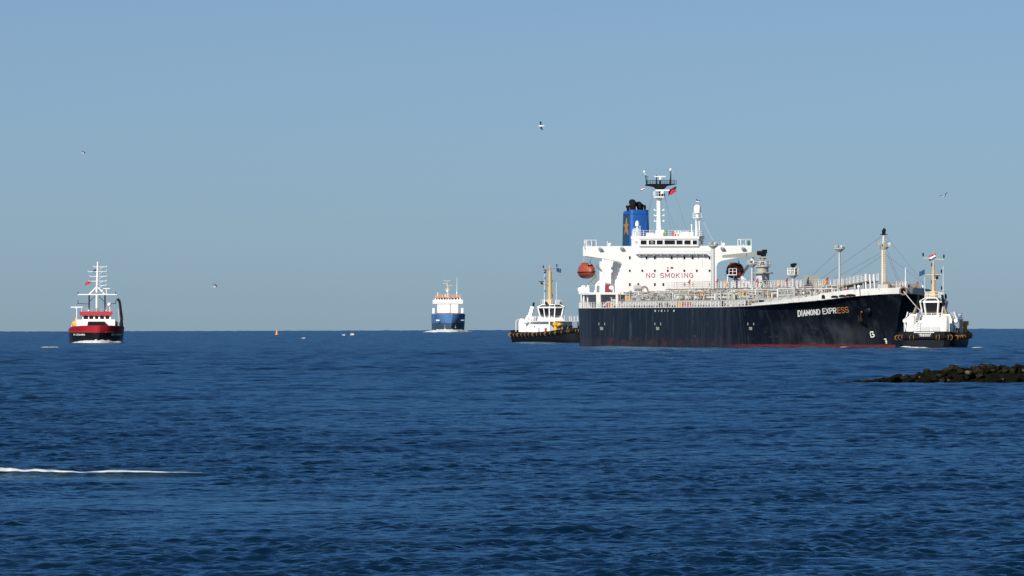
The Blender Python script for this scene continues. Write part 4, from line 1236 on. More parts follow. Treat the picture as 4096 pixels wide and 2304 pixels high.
lamp_post('lamp_post', 3008, 1046, None, -3.5, 'thin', GREY)
u, v, zt, po = lamp_post('fire_tower', 3172, 1090, None, -5.5, 'basket', GREY)
m = MB()
for k in range(8):
    t = 2 * math.pi * k / 8; m.box(u + .98 * math.cos(t) - .05, u + .98 * math.cos(t) + .05, v + .98 * math.sin(t) - .05, v + .98 * math.sin(t) + .05, zt - .4, zt + .75)
m.ring((u, v, zt + .75), .98, .05, 'Z', 16, 4); m.ring((u, v, zt + .25), .98, .04, 'Z', 16, 4); m.build('basket', WHITE, po)
m = MB(); m.lathe([(.8, -.4), (.8, .7)], (u, v, zt), 12); m.build('screen', CRANE, po)
m = MB(); m.cbox((u, v, zt + 1.25), (.7, .7, .6)); m.tube((u, v, zt), (u, v, zt + 1.2), .15); m.cbox((u, v + .3, zt + 1.45), (.4, .7, .4)); m.build('fire_monitor', SOOT, po)
lamp_post('flood_mast', 3358, 984, None, -2.5, 'thin', GREY)
ua, za = tk.side(3214, 1120, -1.8); ub, zb = tk.side(3237, 1102, -1.8)
m = MB(); m.box(ua, ub, -1.8, 0, 10, zb); m.build('vent_trunk', CRANE, T)

def hose_crane():
    U, zt = tk.side(3050, 1002, 0)
    def z(py): return tk.side(3050, py, 0)[1]
    m = MB(); m.lathe([(1.25, 7.1), (1.2, z(1095)), (1.2, z(1093))], (U, 0, 0), 24); c = m.build('crane_pedestal', GREY, T, smooth=True)
    m = MB(); m.lathe([(1.2, z(1097)), (1.9, z(1094)), (1.9, z(1090)), (1.2, z(1090))], (U, 0, 0), 24); m.build('slew_platform', CRANE, c, smooth=True)
    m = MB(); m.box(U - 3.5, U + 3.5, -.6, .6, z(1093.5), z(1091)); m.build('walkway', CRANE, c)
    m = MB(); m.lathe([(1.08, z(1089)), (1.08, z(1070)), (1.45, z(1068)), (1.45, z(1066)), (.6, z(1066))], (U, 0, 0), 24); m.build('turret', CRANE, c, smooth=True)
    m = MB(); m.cbox((U, -.2, (z(1066) + z(1044)) / 2), (1.2, 1.2, z(1044) - z(1066))); cab = m.build('crane_cab', PIPE_B, c)
    m = MB(); m.cbox((U + .62, -.2, (z(1066) + z(1050)) / 2 + .2), (.06, .6, .5)); m.build('window', GLASS, cab)
    m = MB(); m.rail([(U - 1.2, -1.2, z(1066)), (U + 1.2, -1.2, z(1066)), (U + 1.2, 1.2, z(1066)), (U - 1.2, 1.2, z(1066))], 1.0, .7, .04, 2); m.build('railing', GREY, c)
    m = MB()
    for y in (-.55, .45): m.box(U - .35, U + .35, y - .16, y + .16, z(1044), z(1022))
    m.box(U - .6, U + .6, -.8, .7, z(1032), z(1026)); m.build('crane_frame', CRANE, c)
    m = MB(); m.cbox((U, 0, z(1013)), (1.1, 1.1, z(1004) - z(1022))); m.cbox((U + .3, .3, z(1006)), (.7, .8, .7)); m.lathe([(.4, -.6), (.4, .6)], (U - .3, -.3, z(1012)), 10, 'Y'); m.build('hoist_winch', BLACK, c)
    # jib folded aft, resting on its crutch
    ja = Vector((U - .5, 0, z(1016))); jb = Vector((tk.side(3003, 1016, 0)[0] - 18, 0, z(1021)))
    m = MB(); h0, h1 = .48, .25
    m.add([(ja.x, -.45, ja.z + h0), (ja.x, .45, ja.z + h0), (ja.x, .45, ja.z - h0), (ja.x, -.45, ja.z - h0), (jb.x, -.3, jb.z + h1), (jb.x, .3, jb.z + h1), (jb.x, .3, jb.z - h1), (jb.x, -.3, jb.z - h1)],
          [(0, 1, 2, 3), (7, 6, 5, 4), (0, 4, 5, 1), (1, 5, 6, 2), (2, 6, 7, 3), (3, 7, 4, 0)]); m.build('jib', CRANE, c)
    u3, z3 = tk.side(3010, 1045, 0)
    m = MB(); m.tube((u3, 0, 7.1), (u3, 0, z3), .3, .25, 8); m.lathe([(.25, 0), (1.0, .35), (1.0, .45), (.3, .5)], (u3, 0, z3 - .3), 12); m.tube((u3, 0, z3), (u3, 0, jb.z - .3), .55, .15, 8); m.build('jib_crutch', GREY, c)
hose_crane()

def forecastle():
    U, zt = tk.side(3535, 940, 0)
    def z(py): return tk.side(3535, py, 0)[1]
    m = MB(); m.tube((U, 0, 8.7), (U, 0, z(1000)), .52, .44, 12); m.tube((U, 0, z(1000)), (U, 0, z(942)), .33, .2, 10); fm = m.build('foremast', CREAM, T, smooth=True)
    m = MB()
    for k in range(24): m.tube((U + .5, -.25, 9.4 + .4 * k), (U + .5, .25, 9.4 + .4 * k), .035, None, 4)
    for s in (-.25, .25): m.tube((U + .5, s, 9), (U + .5, s, z(975)), .04, None, 4)
    m.build('ladder', CREAM, fm)
    m = MB(); m.lathe([(.3, -.5), (.85, 0), (.9, .12), (.3, .12)], (U, 0, z(990)), 14); nest = m.build('crows_nest', CREAM, fm, smooth=True)
    m = MB(); m.ring((U, 0, z(990) + 1.0), .88, .04, 'Z', 16, 4); m.ring((U, 0, z(990) + .55), .88, .04, 'Z', 16, 4)
    for k in range(8): t = math.pi * k / 4; m.tube((U + .88 * math.cos(t), .88 * math.sin(t), z(990)), (U + .88 * math.cos(t), .88 * math.sin(t), z(990) + 1), .035, None, 4)
    m.build('railing', GREY, nest)
    for s in (-1, 1):
        m = MB(); m.lathe([(.1, -.3), (.34, 0), (.38, .3), (.3, .34)], (U + .3, s * .85, z(978)), 12, 'X'); m.build('searchlight', PIPE_B if s > 0 else CRANE, fm, smooth=True)
    m = MB(); m.tube((U, 0, z(942)), (U, 0, z(912)), .12, .06, 6); m.cbox((U, 0, z(930)), (.4, .55, .9)); m.cbox((U, 0, z(938)), (.3, 1.3, .12)); m.ball((U, .1, z(921)), .3, (1, 1, 1.2)); m.build('mast_head_light', BLACK, fm)
    m = MB()
    for a, b in (((3527, 945), (3280, 1118)), ((3527, 1010), (3330, 1118)), ((3525, 1025), (3395, 1112)), ((3545, 945), (3700, 1140)), ((3545, 990), (3600, 1128)), ((3545, 1010), (3592, 1128)), ((3545, 1020), (3706, 1142)), ((3345, 1012), (3240, 1110))):
        pa, pb = tk.S3(*a, 0), tk.S3(*b, 0 if b[0] < 3450 else 2.5 if b[0] > 3650 else -.5)
        m.tube(pa, pb, .022, None, 3)
    m.build('stays', WIRE, fm)
    ua, za = tk.side(3511, 1150, -1.5); ub, zb = tk.side(3544, 1137, -1.5)
    m = MB(); m.box(ua, ub, -1.5, 1.5, 9, zb); m.build('forecastle_house', WHITE_RUST, T)
    for px in (3560, 3575, 3648):
        u, z2 = tk.side(px, 1143, 0 if px < 3600 else 3.2); yy = 0 if px < 3600 else 3.2; m = MB(); m.lathe([(.5, -1.2), (.95, -1.1), (.95, -.9), (.5, -.8), (.5, .8), (.95, .9), (.95, 1.1), (.5, 1.2)], (min(u, 173), yy, z2 - .2), 14, 'Y'); m.cbox((min(u, 173), yy, z2 - .8), (1.6, 2.2, 1.2)); m.build('windlass', PIPE_C, T, smooth=True)
    ua, za = tk.side(3590, 1148, 0); ub, zb = tk.side(3630, 1127, 0)
    ua = 172.6; yl0 = tk.front(3590, 1140, 173.5)[0]; yl1 = tk.front(3630, 1140, 173.5)[0]; zl = tk.front(3600, 1148, 173.5)[1]
    m = MB(); m.box(172.4, 173.6, yl0, yl1, 9.1, zl); m.rail([(172.5, yl0, zl), (173.5, yl0, zl), (173.5, yl1, zl), (172.5, yl1, zl), (172.5, yl0, zl)], .95, .4, .04, 2); m.build('lookout_platform', WHITE_RUST, T)
    a = tk.F3(3622, 1146, 174.2); b = tk.F3(3622, 1070, 174.2); m = MB(); m.tube((a.x, a.y, 9.2), b, .1, .06, 6); m.build('jackstaff', WHITE, T)
    # catwalk end bent and deck gear by the break of the forecastle
    for px in (3466, 3484, 3500):
        u, zz = tk.side(px, 1125, -1); m = MB(); m.tube((u, -1, 8.6), (u - .6, -1, zz + 1.2), .16, None, 6); m.build('ramp_post', WHITE_RUST, T)
    for k, u in enumerate(np.arange(146, 160, 1.9)):
        m = MB(); v = -4.5 + .6 * (k % 3); zb = zdeck(u); m.lathe([(.3, 0), (.32, 1.5), (.5, 1.55), (.45, 1.9), (.1, 2.05)], (u, v, zb), 10); m.build('mushroom_vent', [PIPE_C, WHITE_RUST, FIRE, CRANE][k % 4], T, smooth=True)
    for px, py in ((3435, 1147), (3690, 1148)):
        q = tk.F3(px, py, 171); m = MB(); m.ball(q, .28); m.tube((q.x, q.y, 9.2), q, .1); m.build('vent_head', CLEANWHITE, T)
forecastle()
#@@MORE@@

# ================================================================== FLAGS, small things carried by the ships
def flag(ship, hoist_top, hoist_bot, length, dirn, mats, label, name='flag'):
    """a flag blowing from its halyard; local ship coordinates, cloth ripples along its length"""
    e = bpy.data.objects.new(name, None); col.objects.link(e)
    base = ship.w(hoist_bot); e.location = base
    h = (Vector(hoist_top) - Vector(hoist_bot)).length
    R = ship.M.to_3x3()
    d = R @ Vector(dirn).normalized(); up = R @ (Vector(hoist_top) - Vector(hoist_bot)).normalized()
    side = d.cross(up).normalized()
    nx = 10; k = len(mats)
    for b, mt in enumerate(mats):
        mb = MB(); P = []
        for off in (0, .02):
            for j in (b, b + 1):
                for i in range(nx + 1):
                    t = i / nx
                    sag = -.32 * h * t ** 1.5
                    rip = .14 * h * math.sin(t * 9 + j * .7) * (0.3 + t)
                    P.append(up * (h * (1 - j / k)) + d * (length * t) + Vector((0, 0, sag)) + side * (rip + off) + up * (.05 * h * math.sin(t * 7 + 1)))
        n = nx + 1
        fs = [(i, i + 1, n + i + 1, n + i) for i in range(nx)] + [(2 * n + n + i, 2 * n + n + i + 1, 2 * n + i + 1, 2 * n + i) for i in range(nx)]
        fs += [(0, n, 3 * n, 2 * n), (nx, n + nx, 3 * n + nx, 2 * n + nx)] + [(i, i + 1, 2 * n + i + 1, 2 * n + i) for i in range(nx)] + [(n + i, n + i + 1, 3 * n + i + 1, 3 * n + i) for i in range(nx)]
        mb.add(P, fs); o = mb.build('stripe' if k > 1 else 'cloth', mt, e, smooth=True)
    hal = MB(); hal.tube(Vector((0, 0, 0)), up * h, .03, None, 4); hal.build('halyard', WIRE, e)
    tag(e, label, 'flag')
    return e
U_ = 19.5
flag(tk, tk.F3(2705, 746, U_), tk.F3(2704, 769, U_), 1.5, (-.3, -1, -.25), [FLAGRED], 'plain red flag hanging under the black mast platform of the tanker')
flag(tk, tk.F3(2580, 749, U_), tk.F3(2578, 759, U_), .8, (-.3, -1, -.1), [FLAGRED, CLEANWHITE, WBLUE], 'small red white and blue courtesy flag beside the tanker mast')

# ================================================================== generic small-ship hull
def loft_hull(stations, mat, parent, name='hull'):
    """stations: list of (x, [(half, z), ...]) from stern to bow"""
    mb = MB(); n = len(stations[0][1])
    for sg in (-1, 1):
        P = [(x + (dx[0] if dx else 0), sg * b, z) for x, sec, *dx in stations for b, z in sec]
        mb.add(P, [(i * n + k, i * n + k + 1, (i + 1) * n + k + 1, (i + 1) * n + k) for i in range(len(stations) - 1) for k in range(n - 1)])
    x, sec = stations[0][0], stations[0][1]
    mb.add([(x, -b, z) for b, z in sec] + [(x, b, z) for b, z in reversed(sec)], [tuple(range(2 * n))])
    x, sec = stations[-1][0], stations[-1][1]
    if max(b for b, z in sec) > .05:
        mb.add([(x, -b, z) for b, z in sec] + [(x, b, z) for b, z in reversed(sec)], [tuple(range(2 * n))])
    return mb.build(name, mat, parent, smooth=True)

def box_window(parent, p0, p1, p2, p3, mat=GLASS, off=.03, frame=None):
    a, b, c, d = [Vector(p) for p in (p0, p1, p2, p3)]
    n = (b - a).cross(d - a).normalized()
    mb = MB(); P = [p + n * off for p in (a, b, c, d)]
    mb.add(P + [p - n * .12 for p in P], [(0, 1, 2, 3), (7, 6, 5, 4), (0, 4, 5, 1), (1, 5, 6, 2), (2, 6, 7, 3), (3, 7, 4, 0)])
    return mb.build('window', mat, parent)

# ================================================================== TUGS
def tug(name, origin, heading, label, mast_h, mast_dark):
    s = Ship(name, origin, heading); R = s.root; tag(R, label, 'tug', 'tugs escorting the tanker')
    # hull: rounded stern, full beam, flared blunt bow
    st = []
    for x, bd, zd in ((-12.2, 3.2, 2.85), (-11.8, 4.2, 2.8), (-10.5, 4.85, 2.65), (-7, 5.1, 2.45), (0, 5.15, 2.4), (5, 5.0, 2.6), (8.5, 4.4, 2.95), (11, 3.2, 3.25), (12.3, 1.7, 3.4), (12.7, .5, 3.45)):
        st.append((x, [(bd * .55, -1.6), (bd * .9, -.2), (bd * .97, .8), (bd, zd - .7), (bd + .02, zd)]))
    loft_hull(st, TUGBLACK, R)
    dz = 1.55
    m = MB(); us = [(-12.0, 3.1), (-10.5, 4.7), (-7, 4.95), (0, 5.0), (5, 4.85), (8.5, 4.2), (11, 3.0), (12.3, 1.5)]
    m.prism([(x, -b) for x, b in us] + [(x, b) for x, b in reversed(us)], 'Z', dz - .1, dz); m.build('deck', GREEN, R)
    # rubber fender belt and the yellow straps that hold its tyres
    belt = []
    for x, bd, zd in ((-12.25, 0, 1.85), (-12.25, 3.2, 1.85), (-11.85, 4.25, 1.85), (-10.5, 4.95, 1.8), (-7, 5.2, 1.8), (0, 5.25, 1.9), (5, 5.1, 2.05), (8.5, 4.5, 2.3), (11, 3.3, 2.55), (12.4, 1.8, 2.65), (12.8, 0, 2.7)):
        belt.append(Vector((x, bd, zd)))
    for sg in (-1, 1):
        m = MB(); pts = [Vector((p.x, sg * p.y, p.z)) for p in belt]
        for a, b in zip(pts[:-1], pts[1:]): m.tube(a, b, .36, .36, 8)
        for p in pts: m.ball(p, .36, n=8, m=6)
        m.build('fender', TYRE, R, smooth=True)
        acc = 0
        for a, b in zip(pts[:-1], pts[1:]):
            L = (b - a).length; t = .4 - acc
            while t < L:
                p = a.lerp(b, t / L); d = (b - a).normalized()
                if abs(p.y) > 1.6 or p.x > 0:
                    m = MB(); q = d.cross(Vector((0, 0, 1))).normalized()
                    M = [p + q * (.41 * math.cos(w)) + Vector((0, 0, .41 * math.sin(w))) for w in np.linspace(0, 2 * math.pi, 10, endpoint=False)]
                    for k in range(10): m.tube(M[k], M[(k + 1) % 10], .04, None, 4)
                    m.build('fender_strap', STRAP, R)
                t += 1.5
            acc = (L - t + 1.5) % 1.5
    # deckhouse: lower house aft and amidships, sloped after end
    poly = [(-10.0, dz), (-9.8, 3.95), (-8.3, 4.7), (2.2, 4.7), (2.2, dz)]
    m = MB(); m.prism(poly, 'Y', -2.9, 2.9); house = m.build('deckhouse', WHITE, R)
    for yy in (-1, 1):
        m = MB(); m.cbox((-9.93, yy * .85 - .5, 3.2), (.12, 1.5, .85), 0, .085); m.build('after_panel', GREY, house)
        m = MB(); m.cbox((-10.0, yy * 1.0, 2.2), (.2, 1.2, .5)); m.build('mooring_cleat', DECKPAINT, house)
    for x in (-7.5, -5.8, -3.9):
        m = MB(); m.lathe([(.2, -2.96), (.2, -2.85)], (x, 0, 3.6), 12, 'Y'); m.build('porthole', GLASS, house)
    m = MB(); m.box(-2.6, -1.7, -2.97, -2.9, 1.6, 3.4); m.build('door', GREY, house)
    m = MB(); m.box(-4.9, 5.8, -3.9, 3.9, 4.71, 4.87); up = m.build('upper_deck', WHITE, R)
    for x in (3.4, 5.6):
        for y in (-3.7, 3.7): m = MB(); m.tube((x, y, dz), (x, y, 4.71), .16, None, 8); m.build('pillar', WHITE, R)
    m = MB(); m.rail([(-4.8, -3.8, 4.87), (5.7, -3.8, 4.87), (5.7, 3.8, 4.87), (-4.8, 3.8, 4.87), (-4.8, -3.8, 4.87)], 1.0, 1.3, .035, 3, .05); m.build('railing', WHITE, up)
    # towing winch on the foredeck
    m = MB(); m.lathe([(.7, -1.5), (1.15, -1.45), (1.15, -1.3), (.55, -1.25), (.55, -.1), (1.15, -.05), (1.15, .1), (.55, .15), (.55, 1.25), (1.15, 1.3), (1.15, 1.45), (.7, 1.5)], (4.1, 0, 2.75), 20, 'Y'); m.cbox((4.1, 0, 1.9), (1.8, 3.4, .7)); m.build('towing_winch', PIPE_C, R, smooth=True)
    # bridge base and wheelhouse with big raked windows
    plan = lambda w0, l0, l1: [(l0, -w0 * .62), (l0 + .75, -w0), (l1 - .95, -w0), (l1, -w0 * .55), (l1, w0 * .55), (l1 - .95, w0), (l0 + .75, w0), (l0, w0 * .62)]
    def frustum(p0, z0, p1, z1, mb):
        n = len(p0); P = [(x, y, z0) for x, y in p0] + [(x, y, z1) for x, y in p1]
        mb.add(P, [(i, (i + 1) % n, n + (i + 1) % n, n + i) for i in range(n)] + [tuple(range(n - 1, -1, -1)), tuple(range(n, 2 * n))])
    b0 = plan(1.55, -4.4, .9); b1 = plan(1.95, -4.8, 1.5)
    m = MB(); frustum(plan(2.3, -4.7, 1.6), 4.87, plan(2.0, -4.6, 1.2), 5.6, m); base = m.build('bridge_base', WHITE, R)
    m = MB(); frustum(b0, 5.6, b1, 7.65, m); wh = m.build('wheelhouse', GLASS, R)
    n = len(b0)
    for i in range(n):                       # white corner posts between the panes
        a = Vector((b0[i][0], b0[i][1], 5.45)); c = Vector((b1[i][0], b1[i][1], 7.65))
        m = MB(); m.tube(a, c, .15, None, 4); m.build('window_post', WHITE, wh)
    for i in (0, 2, 4, 6):
        pass
    for i, j in ((1, 2), (5, 6)):            # middle post on the long sides
        a = Vector(((b0[i][0] + b0[j][0]) / 2, b0[i][1], 5.45)); c = Vector(((b1[i][0] + b1[j][0]) / 2, b1[i][1], 7.65)); m = MB(); m.tube(a, c, .12, None, 4); m.build('window_post', WHITE, wh)
    m = MB(); frustum(plan(2.1, -4.95, 1.65), 7.65, plan(2.1, -4.95, 1.65), 7.95, m); m.build('roof_band', WHITE, wh)
    m = MB(); frustum(plan(2.0, -4.85, 1.5), 7.95, plan(1.3, -4.2, .8), 8.35, m); sk = m.build('skylight', GLASS, wh)
    q0, q1 = plan(2.0, -4.85, 1.5), plan(1.3, -4.2, .8)
    for i in range(n):
        m = MB(); m.tube((q0[i][0], q0[i][1], 7.95), (q1[i][0], q1[i][1], 8.36), .09, None, 4); m.build('window_post', WHITE, sk)
    m = MB(); frustum(plan(1.35, -4.3, .9), 8.35, plan(1.35, -4.3, .9), 8.5, m); top = m.build('roof', WHITE, wh)
    m = MB(); m.rail([(-4.1, -1.2, 8.5), (.7, -1.2, 8.5), (.7, 1.2, 8.5), (-4.1, 1.2, 8.5), (-4.1, -1.2, 8.5)], .95, .8, .03, 2); m.build('railing', WHITE, top)
    for y in (-1.9, 1.9):
        m = MB(); m.cbox((-.8, y * .98, 8.7), (.7, .3, .5), 0, .6); m.tube((-.8, y * .9, 8.1), (-.8, y, 8.6), .08); m.build('fire_monitor', BLACK, R)
    # mast
    X = -2.2
    m = MB(); m.tube((X, 0, 8.4), (X, 0, 9.6), .75, .62, 8); w = .46 if not mast_dark else .22
    m.tube((X, 0, 9.4), (X, 0, mast_h - 1.6), .52 if not mast_dark else .34, w * .75, 8); m.tube((X, 0, mast_h - 1.6), (X, 0, mast_h), w * .5, .08, 6); MT = CREAM_TAN if mast_dark else TAN
    mast = m.build('mast', MT, R, smooth=True)
    zt = mast_h
    m = MB(); m.tube((X, -1.7, zt - 1.2), (X, 1.7, zt - .9), .09, .06, 6); m.build('yard', MT, mast)
    m = MB(); m.tube((X, -1.3, zt - 3.7), (X, 1.3, zt - 3.7), .08, None, 6); m.build('yard', TAN, mast)
    m = MB(); m.tube((X, 0, zt - 4.6), (X - .1, -2.2 if not mast_dark else -.6, zt - 4.4), .16, .10, 6); m.build('radar_arm', TAN, mast)
    m = MB(); m.cbox((X - .1, -2.1 if not mast_dark else -.6, zt - 3.85), (.18, 1.8 if not mast_dark else .9, .14), .3); m.lathe([(.22, 0), (.25, .3), (.1, .45)], (X - .1, -2.1 if not mast_dark else -.6, zt - 4.4), 8); m.build('radar_scanner', BLACK, mast)
    for y, z in ((-1.75, zt - .9), (1.75, zt - .6), (-1.35, zt - 3.4), (-1.35, zt - 6.2), (0.25, zt - 2.3), (.3, zt - 5.2), (.5, zt - 7.2)):
        m = MB(); m.lathe([(.1, 0), (.13, .05), (.13, .5), (.08, .6)], (X + .05, y, z), 8); m.build('mast_lamp', BLACK, mast)
    for x, y, h in ((X + .2, -1.6, zt + .3), (X + .2, 1.5, zt - 1.5)):
        m = MB(); m.tube((x, y, 8.4), (x, y, h - 2.5), .05, .03, 4); m.build('whip_aerial', CLEANWHITE, R)
    # exhaust stacks on both sides aft of the bridge, pipes leaning inward
    for sg in (-1, 1):
        m = MB(); P = []
        for z, y0, y1, x0, x1 in ((dz, 2.35, 3.75, -7.2, -5.2), (4.9, 2.35, 3.7, -7.0, -5.2), (5.7, 2.2, 3.35, -6.8, -5.4)):
            P += [(x0, sg * y0, z), (x1, sg * y0, z), (x1, sg * y1, z), (x0, sg * y1, z)]
        m.add(P, [(4 * j + a, 4 * j + (a + 1) % 4, 4 * j + 4 + (a + 1) % 4, 4 * j + 4 + a) for j in range(2) for a in range(4)] + [(3, 2, 1, 0), (8, 9, 10, 11)])
        fs = m.build('funnel', WHITE, R)
        m = MB(); m.lathe([(.78, dz), (.80, 2.2), (.80, 4.6), (.72, 5.1), (.5, 5.35)], (-9.35, sg * 2.75, 0), 14); m.build('stack_column', WHITE, fs, smooth=True)
        m = MB(); m.tube((-10.3, sg * 3.75, dz), (-10.3, sg * 3.75, 4.9), .1, None, 6); m.tube((-10.3, sg * 3.75, 4.9), (-9.2, sg * 3.6, 5.2), .1, None, 6); m.build('stay_post', WHITE_RUST, R)
        m = MB()
        if mast_dark: m.tube((-6.1, sg * 2.8, 5.6), (-5.9, sg * 2.25, 7.1), .26, .22, 8); m.tube((-6.6, sg * 2.85, 5.6), (-6.4, sg * 2.35, 6.9), .2, .18, 8)
        else: m.tube((-6.2, sg * 2.8, 5.6), (-5.9, sg * 2.2, 8.0), .55, .5, 4)
        m.build('exhaust_casing', BROWN if mast_dark else WHITE, fs)
        m = MB(); m.tube((-5.9, sg * 2.25, 7.0), (-5.75, sg * 1.95, 8.9), .24, .22, 8); m.build('exhaust_tip', SOOT, fs, smooth=True)
        m = MB(); m.box(-7.08, -6.98, sg * 2.45 - .0 if sg > 0 else -3.2, 3.2 if sg > 0 else -2.45, 5.0, 5.5); m.build('vent_panel', YELLOW, fs)
        m = MB(); m.lathe([(.3, -.6), (.36, -.5), (.36, .5), (.3, .6)], (-5.6, sg * 4.3, 4.6), 10, 'X'); m.tube((-5.6, sg * 4.3, 4.3), (-5.6, sg * 3.9, dz), .1); m.tube((-5.0, sg * 4.4, 4.5), (-5.4, sg * 3.9, 6.1), .1, None, 6); m.build('liferaft', CLEANWHITE, R, smooth=True)
    m = MB(); m.cbox((-5.4, -1.95, 4.9), (.9, .8, 1.0)); m.build('blue_locker', BLUEBOX, R)
    m = MB(); m.cbox((-5.4, -1.95, 5.48), (.95, .85, .14)); m.build('locker_lid', YELLOW, R)
    # ladder, door, life-ring
    m = MB()
    for y in (1.3, 1.9): m.tube((-10.6, y, dz), (-10.05, y, 4.9), .06, None, 4)
    for k in range(9): m.tube((-10.6 + .55 * k / 9, 1.3, dz + .2 + 3.3 * k / 9), (-10.6 + .55 * k / 9, 1.9, dz + .2 + 3.3 * k / 9), .05, None, 4)
    m.build('ladder', WHITE_RUST, R)
    m = MB(); m.ring((-9.9, -2.6, 2.7), .36, .1, 'X', 14, 5); m.build('life_ring', FIRE, R)
    m = MB(); m.box(.2, 1.1, -2.97, -2.9, dz, 3.3); m.build('fire_locker', FIRE, R)
    # foredeck crane and bow gear
    m = MB(); m.tube((6.6, -4.1, dz), (6.6, -4.1, 3.9), .4, .35, 8); m.tube((6.6, -4.1, 3.8), (8.2, -3.7, 4.2), .42, .3, 8); m.cbox((6.8, -4.2, 4.2), (1.2, .8, .7)); m.build('deck_crane', YELLOW, R)
    m = MB(); m.lathe([(.6, -1.6), (.75, -1.5), (.75, 1.5), (.6, 1.6)], (12.2, 0, 3.2), 12, 'Y'); m.build('bow_fender', TYRE, R, smooth=True)
    # name on the stern: two short rows of white lettering on the bulwark
    for k, (z, w_) in enumerate(((2.28, 1.0), (2.02, .85))):
        V, Fc = text_geo('WROTBKM' if False else 'HIHHIHHI', .02)
        m = MB(); m.add([(-12.66, (.5 - a) * 2 * w_ * -1 * -1, z + .2 * b) for a, b in V], Fc); o = m.build('name_lettering', LETTER, R)
    m = MB(); m.box(-12.62, -12.25, -1.35, 1.35, 1.95, 2.56); m.build('name_board', TUGBLACK, R)
    m = MB(); m.box(-12.3, -12.1, -1.5, 1.9, 2.62, 2.72); m.build('stern_rail', CLEANWHITE, R)
    return s

D_ = 1790.0; g = ground_at(2222, D_)
ph = math.radians(58)
tugA = tug('tugboat', g, (math.cos(ph), -math.sin(ph)), 'black and white tug with thick yellow mast trailing astern of the tanker', 17.3, False)
D_ = 1372.0; g = ground_at(3742, D_)
ta = math.radians(11.0)
tugB = tug('tugboat', g, (math.sin(ta), math.cos(ta)), 'black and white tug with slim tan mast under the tanker bow, stern in view', 16.0, True)
flag(tugB, (-2.2, -.35, 15.9), (-2.2, -.35, 15.0), 1.1, (-.2, 1, -.15), [FLAGRED, CLEANWHITE, WBLUE], 'tricolour flag at the mast top of the tug under the tanker bow')
flag(tugB, (-2.2, 1.5, 13.2), (-2.2, 1.5, 12.4), .9, (-.2, 1, -.2), [WBLUE], 'dark house flag halfway up the slim mast of the bow tug')
flag(tugA, (-2.2, -1.0, 16.2), (-2.2, -1.0, 15.4), 1.0, (.5, -1, .1), [FLAGRED, CLEANWHITE, WBLUE], 'tricolour flag on the thick yellow mast of the stern tug')
flag(tugA, (-2.2, 1.7, 16.5), (-2.2, 1.7, 15.6), 1.0, (.5, 1, 0), [WBLUE], 'dark flag at the yard end of the stern tug')

# towing line from the tanker's bullnose down to the tug
def rope(name, a, b, sag, r, label):
    mb = MB(); pts = []
    for i in range(15):
        t = i / 14; p = Vector(a).lerp(Vector(b), t); p.z -= sag * 4 * t * (1 - t); pts.append(p)
    mb.path(pts, r, 5); o = mb.build(name, ROPE, None, smooth=True); tag(o, label, 'rope'); return o
rope('towing_line', tk.w((176.5, 0, 9.7)), tugB.w((5.0, 0.0, 3.6)), .5, .07, 'pale towing rope running from tanker bullnose down to the tug')

